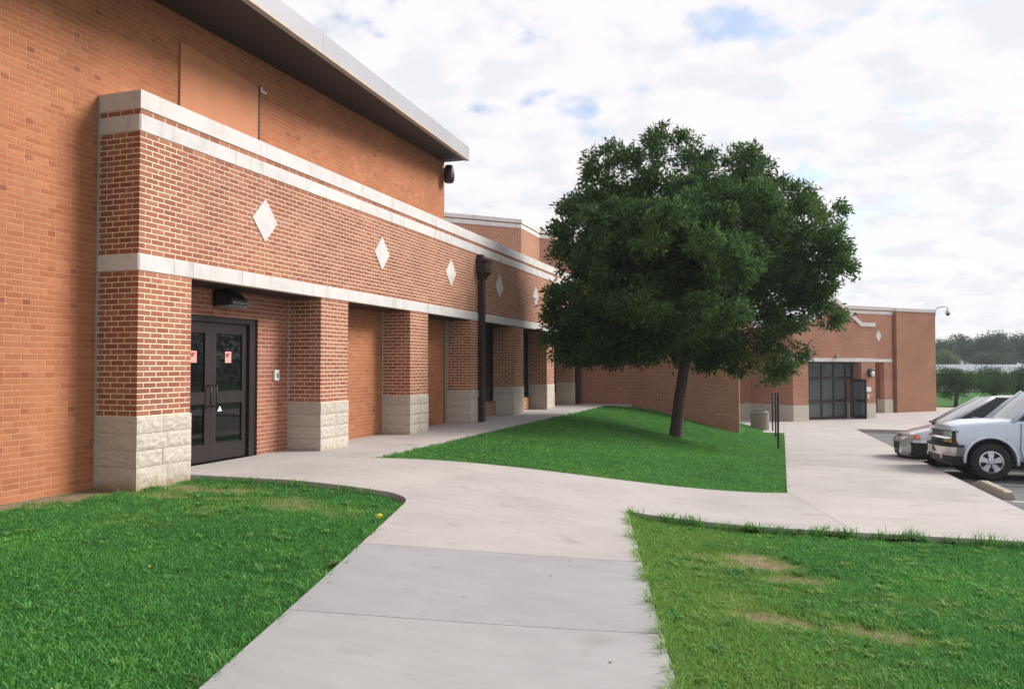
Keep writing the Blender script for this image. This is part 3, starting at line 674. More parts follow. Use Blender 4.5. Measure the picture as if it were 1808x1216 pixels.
# lamps and reader on the arcade and gymnasium
wl_ = thing('wall_lamp', (XG, 9.75, 2.35), 'dark domed lamp above the double glass doors', 'lamp')
box('back_plate', XG + 0.012, XG + 0.05, 9.55, 9.95, 2.30, 2.52, 'bronze_metal', wl_)
prism('hood', [(0.05, 0.2), (0.18, 0.2), (0.34, 0.06), (0.36, -0.02), (0.05, -0.02)], lambda a, b, d: (XG + a, d, 2.34 + b), 9.56, 9.96, 'black_plastic', wl_, bevel=0.02)
box('lens', XG + 0.07, XG + 0.30, 9.56, 9.96, 2.295, 2.319, 'grey_plastic', wl_)
cr = thing('card_reader', (XG, 11.09, 1.27), 'small white card reader on the brick beside the double doors', 'card reader')
box('housing', XG + 0.013, XG + 0.05, 11.03, 11.15, 1.18, 1.36, 'white_plastic', cr, bevel=0.008)
box('keypad', XG + 0.05, XG + 0.056, 11.075, 11.125, 1.225, 1.30, 'grey_plastic', cr)
gl = thing('flood_lamp', (XG, 17.85, 6.15), 'dark bullet flood lamp under the gymnasium eaves corner', 'lamp')
bm = bmesh.new(); add_lathe(bm, [(0.02, 0.26), (0.09, 0.24), (0.125, 0.14), (0.14, 0.0), (0.13, -0.14), (0.10, -0.19), (0.03, -0.20)], 16, (XG + 0.17, 17.9, 6.16)); bm_obj('housing', bm, 'dark_brown_pipe', gl, smooth=True)
box('bracket', XG, XG + 0.10, 17.84, 17.96, 6.22, 6.34, 'drip_metal', gl)
bm = bmesh.new(); add_lathe(bm, [(0.09, -0.05), (0.10, 0.0), (0.06, 0.03)], 14, (XG + 0.27, 17.93, 6.12), 'X'); bm_obj('lens', bm, 'drip_metal', gl, smooth=True)
# ---------------------------------------------------------------- screen wall behind the tree
YW = 29.32
scw = thing('screen_wall', (-4.4, YW, -0.5), 'plain red brick screen wall across the end of the lawn behind the tree', 'wall')
box('core', -7.32, -1.47 - MR, YW + MR, YW + 0.28, -1.3, 3.1, 'pale_mortar', scw)
sb = Bricks(); sb.face((0, YW), (1, 0), brick_rects(-7.31, -1.47, -1.09, 62), 'screen_brick')
sb.face((-1.47, YW + 0.0015), (0, 1), brick_rects(0, 0.28, -1.09, 62, first=1), 'screen_brick'); sb.build(scw)
for k in range(5): box('coping_stone', -7.32 + 1.18 * k, -7.32 + 1.18 * (k + 1) - 0.006, YW - 0.04, YW + 0.32, 3.11, 3.22, 'limestone', scw)
# ---------------------------------------------------------------- buildings at 45 degrees
SQ = math.sqrt(0.5)
class Frame:
    def __init__(s, A): s.A = Vector(A)
    def p(s, a, off, z): return Vector((s.A.x + SQ * a + SQ * off, s.A.y + SQ * a - SQ * off, z))
    def solid(s, name, poly, d0, d1, mat, parent, bevel=0.0): # poly in (a,z), swept along off
        o = prism(name, poly, lambda a, z, d: s.p(a, d, z), d0, d1, mat, parent, bevel=bevel)
        return uvmap(o)
    def box(s, name, a0, a1, o0, o1, z0, z1, mat, parent, bevel=0.0): return s.solid(name, [(a0, z0), (a1, z0), (a1, z1), (a0, z1)], o0, o1, mat, parent, bevel)
def uvmap(o):
    me = o.data; uv = me.uv_layers.new(name='UVMap')
    for p in me.polygons:
        n = p.normal; h = Vector((-n.y, n.x, 0))
        for li in p.loop_indices:
            c = me.vertices[me.loops[li].vertex_index].co
            uv.data[li].uv = (c.dot(h.normalized()) if h.length > 0.1 else c.x, c.z if h.length > 0.1 else c.y)
    return o
ent = thing('entrance_building', (0.51, 42.28, -1.38), 'brick school entrance with gabled stone trim and dark glass doors at the plaza end', 'building')
Fe = Frame((0.511, 42.275, 0)); GB = -1.38; SB = -0.572
PW = 5.97; MO = -3.0
gable = [(0, 1.84), (PW, 1.84), (PW, 3.53), (4.93, 3.53), (2.985, 4.83), (1.04, 3.53), (0, 3.53)]
Fe.solid('gable_wall', gable, -0.35, 0.0, 'entrance_brick', ent)
def strip(p, q, th): # coping piece along an edge (a,z)->(a,z), thickness up
    d = Vector((q[0]-p[0], q[1]-p[1])).normalized(); n = Vector((-d.y, d.x)) * th
    return [p, q, (q[0]+n.x, q[1]+n.y), (p[0]+n.x, p[1]+n.y)]
for p, q in (((-0.04, 3.535), (1.10, 3.535)), ((1.07, 3.55), (2.985, 4.835)), ((2.985, 4.835), (4.90, 3.55)), ((4.87, 3.535), (PW + 0.04, 3.535))):
    Fe.solid('coping_stone', strip(p, q, 0.21), -0.40, 0.03 + 0.002 * random.random(), 'limestone', ent)
for k in range(4): Fe.box('band_stone', k * PW / 4 + 0.003, (k + 1) * PW / 4 - 0.003, -0.30, 0.012, 1.645, 1.838, 'limestone', ent)
Fe.solid('diamond_panel', [(2.985 - 0.27, 3.72), (2.985, 3.40), (2.985 + 0.27, 3.72), (2.985, 4.04)], -0.02, 0.02, 'limestone', ent)
for a0, a1 in ((0, 1.05), (4.92, PW)):
    Fe.box('pier', a0, a1, -0.9, 0.0, SB, 1.643, 'entrance_brick', ent)
    for k in range(4): Fe.box('stone_block', a0 - 0.008, a1 + 0.008, -0.905, 0.015, GB - 0.1 if k == 0 else GB + 0.2 * k + 0.003, GB + 0.2 * (k + 1) + 0.005, 'split_stone', ent)
Fe.box('side_wall', 0.02, 0.25, MO, -0.352, SB, 3.5, 'entrance_brick', ent); Fe.box('side_base', 0.0, 0.26, MO, -0.91, GB - 0.1, SB - 0.002, 'split_stone', ent)
Fe.box('side_wall', PW - 0.25, PW - 0.02, MO, -0.352, SB, 3.5, 'entrance_brick', ent); Fe.box('side_base', PW - 0.26, PW, MO, -0.91, GB - 0.1, SB - 0.002, 'split_stone', ent)
Fe.box('roof', 0.2, PW - 0.2, MO, -0.36, 3.3, 3.46, 'galv', ent)
Fe.box('porch_ceiling', 1.05, 4.92, -0.9, -0.302, 1.66, 1.80, 'soffit_brown', ent)
# glazed storefront
SO = -0.55; st = Fe.box('storefront', 1.055, 1.18, SO - 0.1, SO, GB + 0.002, 1.655, 'bronze_metal', ent)
mull = [1.18, 1.62, 2.60, 3.48, 4.36]
for a in mull[1:] + [4.85]: Fe.box('mullion', a - 0.05, a + 0.05 if a < 4.8 else 4.918, SO - 0.1, SO + 0.001, GB + 0.002, 1.654, 'bronze_metal', st)
for z0, z1 in ((GB + 0.003, GB + 0.14), (-0.50, -0.34), (0.72, 0.86), (1.55, 1.652)):
    for a, b in zip(mull, mull[1:] + [4.85]):
        if b == 4.85 and z0 < 0.5: continue
        Fe.box('rail', a + 0.05, b - 0.05, SO - 0.09, SO - 0.006, z0, z1, 'bronze_metal', st)
for a, b in zip(mull, mull[1:] + [4.85]):
    for z0, z1 in ((GB + 0.14, -0.50), (-0.34, 0.72), (0.86, 1.55)):
        if b == 4.85 and z0 < 0.5: continue
        Fe.box('pane', a + 0.05, b - 0.05, SO - 0.05, SO - 0.04, z0, z1, 'entrance_glass', st)
# open leaf, swung out
lf = Fe.box('open_door', 4.80, 4.86, SO + 0.002, SO + 0.09, GB + 0.01, 0.72, 'bronze_metal', ent)
Fe.box('stile', 4.80, 4.86, SO + 0.83, SO + 0.92, GB + 0.01, 0.72, 'bronze_metal', lf)
for z0, z1 in ((GB + 0.01, GB + 0.2), (-0.48, -0.34), (0.60, 0.72)): Fe.box('rail', 4.801, 4.859, SO + 0.09, SO + 0.83, z0, z1, 'bronze_metal', lf)
for z0, z1 in ((GB + 0.2, -0.48), (-0.34, 0.60)): Fe.box('pane', 4.825, 4.835, SO + 0.09, SO + 0.83, z0, z1, 'entrance_glass', lf)
Fe.box('interior_floor', 0.3, PW - 0.3, -7, -0.66, GB - 0.02, GB + 0.003, 'interior_grey', ent)
Fe.box('interior_wall', 0.3, PW - 0.3, -7.1, -7.0, GB, 3.2, 'interior_grey', ent)
Fe.box('interior_door', 3.2, 3.9, -5.0, -4.9, GB, 1.2, 'interior_blue', ent)
# main wall behind the portal, to both sides
def mainwall(a0, a1, z0, z1, mat='entrance_brick'): Fe.box('wall', a0, a1, MO - 0.3, MO, z0, z1, mat, ent)
ZR = 4.50
mainwall(-6.5, -2.35, SB, ZR); Fe.box('stone_base', -6.5, -2.352, MO - 0.3, MO + 0.012, GB - 0.1, SB - 0.002, 'split_stone', ent)
mainwall(-1.2, 0.02, SB, ZR); Fe.box('stone_base', -1.198, 0.0, MO - 0.3, MO + 0.012, GB - 0.1, SB - 0.002, 'split_stone', ent)
mainwall(-2.348, -1.202, 1.65, ZR); mainwall(-2.348, -1.202, GB - 0.1, GB + 0.35)
wi = Fe.box('window', -2.346, -2.27, MO - 0.2, MO - 0.1, GB + 0.352, 1.648, 'bronze_metal', ent)
Fe.box('frame', -1.28, -1.204, MO - 0.2, MO - 0.1, GB + 0.352, 1.648, 'bronze_metal', wi); Fe.box('frame', -2.27, -1.28, MO - 0.2, MO - 0.101, -0.45, -0.37, 'bronze_metal', wi)
Fe.box('pane', -2.27, -1.28, MO - 0.16, MO - 0.15, GB + 0.352, -0.45, 'window_glass', wi); Fe.box('pane', -2.27, -1.28, MO - 0.16, MO - 0.15, -0.37, 1.648, 'window_glass', wi)
mainwall(PW - 0.02, 11.15, 1.84, ZR)
mainwall(10.43, 11.15, SB, 1.66); Fe.box('stone_base', 10.42, 11.16, MO - 0.5, MO + 0.012, GB - 0.1, SB - 0.002, 'split_stone', ent)
Fe.box('recess_wall', PW - 0.3, 11.1, MO - 1.6, MO - 1.4, GB, 1.9, 'entrance_brick', ent)
Fe.box('recess_base', PW - 0.3, 11.1, MO - 1.398, MO - 1.37, GB - 0.1, SB, 'split_stone', ent)
for k in range(3): Fe.box('band_stone', PW + 1.72 * k, PW + 1.72 * (k + 1) - 0.006, MO - 0.28, MO + 0.012, 1.662, 1.838, 'limestone', ent)
for a0, a1 in ((-6.5, -3), (-3, 0.5), (0.5, 4), (4, 7.5), (7.5, 11.2)):
    Fe.box('band_stone', a0, a1 - 0.006, MO - 0.28, MO + 0.012, ZR + 0.002, ZR + 0.18, 'limestone', ent)
    Fe.box('brick_course', a0, a1, MO - 0.28, MO, ZR + 0.18, ZR + 0.25, 'entrance_brick', ent)
    Fe.box('coping_stone', a0, a1 - 0.006, MO - 0.3, MO + 0.03, ZR + 0.25, ZR + 0.45, 'limestone', ent)
Fe.solid('diamond_panel', [(9.97 - 0.25, 3.22), (9.97, 2.86), (9.97 + 0.25, 3.22), (9.97, 3.58)], MO - 0.01, MO + 0.014, 'limestone', ent)
Fe.box('slot_wall', 11.13, 11.42, MO - 0.8, MO - 0.4, GB, ZR + 0.2, 'entrance_brick', ent)
Fe.box('end_block', 11.40, 14.93, MO - 8, MO + 0.12, GB - 0.1, ZR + 0.22, 'block_brick', ent)
for a0, a1 in ((11.38, 13.1), (13.1, 14.96)): Fe.box('coping_stone', a0, a1 - 0.006, MO - 8, MO + 0.15, ZR + 0.222, ZR + 0.42, 'limestone', ent)
# fittings at the entrance
el = thing('wall_lamp', Fe.p(5.58, 0, 1.05), 'round dark eyelid lamp on the entrance pier', 'lamp')
def lathe_off(bm, prof, a, z, seg=20): # lathe about the outward direction
    rings = []
    for r, h in prof: rings.append([bm.verts.new(Fe.p(a + r * math.cos(2*math.pi*k/seg), h, z + r * math.sin(2*math.pi*k/seg))) for k in range(seg)])
    for r0, r1 in zip(rings, rings[1:]):
        for k in range(seg): bm.faces.new((r0[k], r0[(k+1)%seg], r1[(k+1)%seg], r1[k]))
    bm.faces.new(rings[-1])
bm = bmesh.new(); lathe_off(bm, [(0.24, 0.0), (0.24, 0.10), (0.20, 0.15)], 5.58, 1.06); bm_obj('housing', bm, 'black_plastic', el, smooth=False)
bm = bmesh.new(); lathe_off(bm, [(0.15, 0.14), (0.14, 0.17), (0.09, 0.20)], 5.60, 1.00); bm_obj('lens', bm, 'lamp_glass', el, smooth=True)
ep = Fe.box('notice_plate', 5.27, 5.62, 0.002, 0.02, 0.05, 0.30, 'white_plastic', None); tag(ep, 'pale rectangular plate below the round lamp on the entrance pier', 'sign')
eb = thing('call_box', Fe.p(5.38, 0, -0.25), 'small white call box under the plate on the entrance pier', 'call box')
Fe.box('housing', 5.32, 5.45, 0.002, 0.05, -0.30, -0.10, 'white_plastic', eb, 0.008); Fe.box('button', 5.36, 5.41, 0.05, 0.058, -0.24, -0.19, 'grey_plastic', eb)
ec = thing('flood_lamp', Fe.p(3.05, 0.0, 1.84), 'tiny lamp standing on the stone band over the entrance doors', 'lamp')
Fe.box('base', 2.98, 3.10, 0.002, 0.10, 1.842, 1.87, 'grey_plastic', ec); Fe.box('head', 2.95, 3.13, 0.01, 0.14, 1.87, 2.02, 'drip_metal', ec, 0.02)
sc_ = thing('security_camera', Fe.p(14.96, MO, 4.6), 'white dome security camera on a curved arm at the block corner', 'camera')
q = Fe.p(14.95, MO + 0.1, 0); dx = Vector((cR.x, cR.y, 0)).normalized()
tube('arm', [q + Vector((0, 0, 4.50)), q + dx * 0.02 + Vector((0, 0, 4.86)), q + dx * 0.16 + Vector((0, 0, 5.05)), q + dx * 0.45 + Vector((0, 0, 5.10)), q + dx * 0.78 + Vector((0, 0, 5.10)), q + dx * 0.80 + Vector((0, 0, 4.92))], [0.035] * 6, 'galv', sc_, 8)
bm = bmesh.new(); add_lathe(bm, [(0.03, 0.20), (0.11, 0.14), (0.14, 0.0), (0.14, -0.06)], 18, q + dx * 0.80 + Vector((0, 0, 4.74))); bm_obj('housing', bm, 'galv', sc_, smooth=True)
bm = bmesh.new(); add_lathe(bm, [(0.125, -0.05), (0.11, -0.13), (0.06, -0.19), (0.01, -0.20)], 18, q + dx * 0.80 + Vector((0, 0, 4.74))); bm_obj('dome', bm, 'black_plastic', sc_, smooth=True)
# tall rear block above the arcade roof
rear = thing('rear_building', (-9, 27.25, 0), 'tall brick block with double stone coping rising behind the arcade', 'building')
def rear_wall(P, Q, nm='wall'):
    P = Vector(P); Q = Vector(Q); d = (Q - P).normalized(); n = Vector((d.y, -d.x)); L = (Q - P).length
    fn = lambda a, z, dd: (P.x + d.x * a + n.x * dd, P.y + d.y * a + n.y * dd, z)
    rect = lambda z0, z1, e=0.0: [(-e, z0), (L + e, z0), (L + e, z1), (-e, z1)]
    uvmap(prism(nm, rect(0, 6.45), fn, -0.3, 0.0, 'rear_brick', rear))
    prism('band_stone', rect(6.452, 6.60, 0.008), fn, -0.3, 0.010, 'limestone', rear); prism('dark_course', rect(6.601, 6.64), fn, -0.3, -0.004, 'gym_brick_dark', rear)
    prism('coping_stone', rect(6.641, 6.78, 0.02), fn, -0.3, 0.022, 'limestone', rear)
Cc = (-9.0, 27.25); c2 = (-9.0, 29.55)
rear_wall((-9 - 6.0, 27.25 - 6.0), Cc); rear_wall(Cc, c2); rear_wall(c2, (-9 + 4.5, 29.55 + 4.5))
box('roof', -15, -9.3, 27.0, 34, 6.3, 6.4, 'galv', rear)
# ---------------------------------------------------------------- trees
def leaf_mesh(name, ctr, outward, n_leaf, spread, ll, mat, parent, width=0.34):
    N = len(ctr) * n_leaf; P = np.repeat(ctr, n_leaf, 0) + RNG.normal(0, 1, (N, 3)) * np.array(spread)
    O = np.repeat(outward, n_leaf, 0) + RNG.normal(0, 0.75, (N, 3)); O[:, 2] -= 0.15
    O /= np.linalg.norm(O, axis=1)[:, None] + 1e-9
    S = np.cross(O, RNG.normal(0, 1, (N, 3))); S /= np.linalg.norm(S, axis=1)[:, None] + 1e-9
    L = (ll * RNG.uniform(0.6, 1.25, N))[:, None]; up = np.cross(S, O)
    a = P; b = P + O * L * 0.45 + S * L * width / 2 + up * L * 0.06; c = P + O * L; d = P + O * L * 0.45 - S * L * width / 2 + up * L * 0.06
    V = np.stack([a, b, c, d], 1).reshape(-1, 3); Fs = np.arange(N * 4).reshape(N, 4)
    return mesh_np(name, V, Fs, mat, parent=parent)
def lobes_points(lobes, n):
    vol = np.array([l[3] * l[4] * l[5] for l in lobes]) ** 0.62; pr = vol / vol.sum(); out = []; nor = []
    pick = RNG.choice(len(lobes), n, p=pr)
    for k in pick:
        cx, cy, cz, rx, ry, rz = lobes[k]
        v = RNG.normal(0, 1, 3); v /= np.linalg.norm(v); r = RNG.uniform(0.25, 1.0) ** 0.45 * RNG.choice([1.0, 1.0, 1.0, 1.08])
        out.append((cx + v[0] * rx * r, cy + v[1] * ry * r, cz + v[2] * rz * r)); nor.append(v)
    return np.array(out), np.array(nor)
def clumpy(lobes, n_cl, per, sig):
    P, Nn = lobes_points(lobes, n_cl); Q = []; N2 = []
    for p, v in zip(P, Nn):
        d = RNG.normal(0, 1, (per, 3)); d += v * 0.9; d /= np.linalg.norm(d, axis=1)[:, None]
        r = sig * RNG.uniform(0.5, 1.0, (per, 1)); Q.append(p + d * r * np.array([1, 1, 0.75])); N2.append(d)
    return np.concatenate(Q), np.concatenate(N2)
def make_tree(name, base, label, cat, trunk_pts, trunk_r, lobes, n_cl, n_leaf, spread, ll, mat, group=None, limbs=True, clump=None):
    t = thing(name, base, label, cat, group)
    tube('trunk', trunk_pts, trunk_r, 'bark', t, 14)
    top = Vector(trunk_pts[-1]); 
    if limbs:
        for l in lobes:
            e = Vector(l[:3]); m = top.lerp(e, 0.5) + Vector((random.uniform(-.2, .2), random.uniform(-.2, .2), 0.25))
            tube('limb', [top - Vector((0, 0, 0.25)), top.lerp(m, 0.5), m, e], [trunk_r[-1] * 0.55, trunk_r[-1] * 0.42, trunk_r[-1] * 0.28, 0.02], 'bark', t, 7)
    P, Nn = clumpy(lobes, *clump) if clump else lobes_points(lobes, n_cl)
    cr_ = leaf_mesh('crown', P, Nn, n_leaf, spread, ll, mat, t)
    return t, P
TB = Vector((-2.80, 22.07, T(-2.8, 22.07) - 0.06)); zt = (TB - EYE).dot(cF)
def at(x, y, dz=0.0): return EYE + ray(x, y) * (zt + dz)
LOB = [(1150,470,120,150,0),(1085,335,62,80,0.7),(1040,420,62,88,0.2),(1030,510,66,80,-0.5),(1190,300,62,68,0.3),(1280,318,66,74,0.2),(1250,430,120,120,-0.8),(1370,365,52,58,0.6),(1425,400,72,74,0.3),(1455,470,52,74,-0.1),(1402,525,72,66,0.0),
       (1150,560,150,72,-0.8),(1150,540,140,80,1.6),(1300,580,95,66,0.2),(1378,628,36,46,-0.6),(1030,592,55,46,-0.3),(1470,375,38,46,0.5),(1185,420,120,120,2.0),(1190,480,130,110,-2.3),(1335,470,85,100,1.5),(1090,430,80,100,1.6),(1000,560,38,50,-0.2),(1110,605,62,36,-1.0),(1240,612,70,34,0.6),(1110,400,66,66,-1.6),(1300,400,70,64,-1.7),(1440,548,48,44,0.0),(1035,345,46,50,0.3),(1335,330,44,48,0.5)]
k = zt / FPX; lobes = []
for x, y, rx, ry, dz in LOB:
    if x > 1320: x -= (x - 1320) * 0.16
    p = at(x, y, dz); rd = (rx + ry) / 2 * k * 0.9; lobes.append((p.x, p.y, p.z, rx * k * 0.90, rd, ry * k * 0.90))
tp = [TB - Vector((0, 0, 0.15)), TB, at(1195, 748), at(1200, 700), at(1207, 655), at(1213, 610), at(1220, 570)]
ash, _ = make_tree('ash_tree', TB, 'large leafy green shade tree with dark trunk on the sloping lawn', 'tree', tp, [0.26, 0.205, 0.170, 0.152, 0.145, 0.138, 0.125], lobes, 0, 34, (0.10, 0.10, 0.08), 0.15, 'ash_leaf', clump=(680, 11, 0.42))
# far trees
def far_tree(name, x, ytop, ybot, depth, w, label, mat, trunk=True, n=220, nl=26, ll=0.3, group=None, squash=1.0, nlob=7):
    g = EYE + ray(x, 646) * depth; base = Vector((g.x, g.y, -1.5)); kk = depth / FPX
    top = EYE.z + (646 - ytop) * kk; bot = EYE.z + (646 - ybot) * kk; H = top - bot; Wd = w * kk / 2
    lb = []
    for i in range(nlob):
        a = RNG.uniform(0, 2*math.pi); r = RNG.uniform(0.0, 0.6); f = RNG.uniform(0.28, 0.72)
        lb.append((base.x + math.cos(a) * Wd * r, base.y + math.sin(a) * Wd * r, bot + H * f, Wd * RNG.uniform(0.42, 0.62), Wd * RNG.uniform(0.42, 0.62), H * RNG.uniform(0.24, 0.34)))
    tr = max(0.06, Wd * 0.07)
    make_tree(name, base, label, 'tree', [base - Vector((0, 0, 0.2)), base + Vector((0, 0, (bot - base.z) * 0.5)), Vector((base.x + 0.1, base.y, bot + H * 0.3))], [tr * 1.25, tr, tr * 0.6], lb, n, nl, (Wd * 0.12, Wd * 0.12, H * 0.06), ll, mat, group, limbs=False)
far_tree('round_tree', 1687, 647, 703, 59, 92, 'dark round ornamental tree just past the entrance block corner', 'bush_leaf', n=420, nl=26, ll=0.17)
far_tree('round_tree', 1752, 646, 704, 61, 88, 'dark round ornamental tree behind the van roof', 'bush_leaf', n=420, nl=26, ll=0.17)
far_tree('round_tree', 1800, 640, 700, 64, 80, 'olive tinted tree at the right edge of the picture', 'bush_leaf', n=330, nl=26, ll=0.18)
for x, yt, w, d, lab, mt in ((1668, 598, 62, 150, 'leftmost tall tree in the far treeline beside the block', 'far_leaf'), (1702, 594, 60, 156, 'second tall tree in the far treeline', 'far_leaf'), (1733, 600, 56, 150, 'third tree in the far treeline, a little lower', 'far_leaf'),
                         (1755, 588, 62, 148, 'tallest tree of the far treeline', 'far_leaf'), (1792, 592, 58, 152, 'rightmost tall tree in the far treeline', 'far_leaf'), (1672, 618, 52, 140, 'pale green bushy tree below the far treeline', 'light_leaf'), (1740, 622, 90, 141, 'broad low tree in front of the far treeline', 'far_leaf'),
                         (1835, 590, 70, 150, 'far tree just beyond the right edge of the picture', 'far_leaf')):
    far_tree('tall_tree', x, yt, 648, d, w, lab, mt, n=300, nl=24, ll=0.5, group='trees of the far treeline')
# wood going on round the car park, out of the frame (seen in the door glass)
pts = []; nrm = []
for i in range(900):
    a = math.radians(RNG.uniform(28, 100)); r = RNG.uniform(120, 150); h = RNG.uniform(0, 1)
    pts.append((math.sin(a) * r, math.cos(a) * r, -1.5 + h * (8.5 + 2.5 * math.sin(a * 23)))); v = RNG.normal(0, 1, 3); nrm.append(v / np.linalg.norm(v))
wd = leaf_mesh('woods', np.array(pts), np.array(nrm), 26, (1.6, 1.6, 1.0), 0.9, 'far_leaf', None, 0.6); tag(wd, 'dark woods round the far side of the car park', 'woods', kind='stuff')
# long low building in front of the treeline
lb_ = thing('low_building', tuple(EYE + ray(1740, 690) * 95), 'long low building with pale grey metal roof below the treeline', 'building')
def span(x0, x1, y0, y1, d, dd, nm, mat):
    P = EYE + ray(x0, 646) * d; Q = EYE + ray(x1, 646) * d; e = (Q - P).normalized(); n = Vector((-e.y, e.x, 0)); kk = d / FPX
    z1 = EYE.z + (646 - y0) * kk; z0 = EYE.z + (646 - y1) * kk if y1 is not None else -1.6
    prism(nm, [(0, z0), (dd, z1), (dd, z1 - 0.15), (0, z0 - 0.15)] if nm == 'roof' else [(0.3, z0), (dd, z0), (dd, z1), (0.3, z1)], lambda a, b, t: tuple(P + e * (t * (Q - P).length) + n * a + Vector((0, 0, b - P.z))), 0, 1, mat, lb_)
span(1560, 1900, 643, 660, 95, 9, 'roof', 'metal_roof'); span(1562, 1898, 660.8, None, 95, 8, 'wall', 'pale_wall')
# ---------------------------------------------------------------- street furniture
tr = thing('litter_bin', (-0.93, 35.4, float(zr(35.4))), 'squat round aggregate litter bin beside the brick wall end', 'litter bin')
bm = bmesh.new(); add_lathe(bm, [(0.36, 0.0), (0.385, 0.03), (0.39, 0.70), (0.40, 0.72), (0.40, 0.77), (0.36, 0.79), (0.33, 0.77), (0.33, 0.10)], 28, (-0.93, 35.4, float(zr(35.4)) - 0.01)); bm_obj('drum', bm, 'planter_aggregate', tr, smooth=False)
bm = bmesh.new(); add_lathe(bm, [(0.34, 0.76), (0.33, 0.80), (0.20, 0.84), (0.15, 0.82)], 28, (-0.93, 35.4, float(zr(35.4)))); bm_obj('liner_rim', bm, 'black_plastic', tr, smooth=True)
for (x, y), lab in zip(((-0.13, 24.2), (-0.25, 30.6), (-0.40, 34.6)), ('nearest of three dark sign posts on the lawn edge', 'middle of three dark sign posts on the lawn edge', 'farthest of three dark sign posts on the lawn edge')):
    z = T(x, y) - 0.05; s = thing('sign_post', (x, y, z), lab, 'sign', 'parking sign posts along the lawn edge')
    box('post', x - 0.03, x + 0.03, y - 0.03, y + 0.03, z - 0.1, z + 1.62, 'bronze_metal', s)
    box('sign_plate', x + 0.031, x + 0.036, y - 0.15, y + 0.15, z + 1.15, z + 1.60, 'white_plastic', s)
    box('plate_backing', x + 0.0365, x + 0.040, y - 0.152, y + 0.152, z + 1.148, z + 1.602, 'grey_plastic', s)
ws = thing('wheel_stop', (3.52, 16, za(3.5, 16)), 'weathered concrete wheel stop on the asphalt beside the white vehicle', 'wheel stop')
bm = bmesh.new(); prof = [(-0.10, 0.0), (-0.085, 0.10), (-0.06, 0.13), (0.06, 0.13), (0.085, 0.10), (0.10, 0.0)]; rings = []
for f in np.linspace(0, 1, 11):
    y = 15.03 + 1.93 * f; e = 0.85 if f in (0.0, 1.0) else 1.0
    rings.append([bm.verts.new((3.53 + a * e + random.uniform(-.003, .003), y, za(0, y) + 0.003 + b * e)) for a, b in prof])
for a, b in zip(rings, rings[1:]):
    for k2 in range(6): bm.faces.new((a[k2], b[k2], b[(k2+1)%6], a[(k2+1)%6]))
bm.faces.new(rings[0]); bm.faces.new(rings[-1][::-1]); bm_obj('bar', bm, 'concrete_stop', ws)
bm = bmesh.new()
for y in (15.4, 16.6): add_lathe(bm, [(0.02, 0.13), (0.02, 0.142)], 8, (3.53, y, za(0, y)))
bm_obj('anchor_pin', bm, 'galv', ws)
# ---------------------------------------------------------------- vehicles (local: x back from the front, y across, z up)
def apply_mods(o):
    dg = bpy.context.evaluated_depsgraph_get(); ev = o.evaluated_get(dg); me = bpy.data.meshes.new_from_object(ev); o.modifiers.clear(); o.data = me
def loft(name, stations, mat, parent, wells=(), subdiv=2, wr=0.44):
    """stations: (x, [(halfwidth,z)...] from bottom centre outwards to top centre)"""
    bm = bmesh.new(); rings = []
    for x, prof in stations:
        pts = [(x, -w, z) for w, z in prof] + [(x, w, z) for w, z in reversed(prof) if w > 1e-6 or True]
        rings.append([bm.verts.new(p) for p in pts])
    n = len(rings[0])
    for a, b in zip(rings, rings[1:]):
        for k in range(n): bm.faces.new((a[k], a[(k+1)%n], b[(k+1)%n], b[k]))
    bm.faces.new(rings[0][::-1]); bm.faces.new(rings[-1])
    o = bm_obj(name, bm, mat, parent, local=True, smooth=True)
    s = o.modifiers.new('s', 'SUBSURF'); s.levels = subdiv; s.render_levels = subdiv
    cut = []
    for wx, wz in wells:
        bm = bmesh.new(); add_lathe(bm, [(wr, -3), (wr, 3)], 40, (wx, 0, wz), 'Y'); c = bm_obj('well_cutter', bm, mat, None)
        c.parent = parent; cut.append(c); b = o.modifiers.new('b', 'BOOLEAN'); b.operation = 'DIFFERENCE'; b.object = c; b.solver = 'EXACT'
    bpy.context.view_layer.update(); apply_mods(o)
    for c in cut: bpy.data.objects.remove(c)
    return o
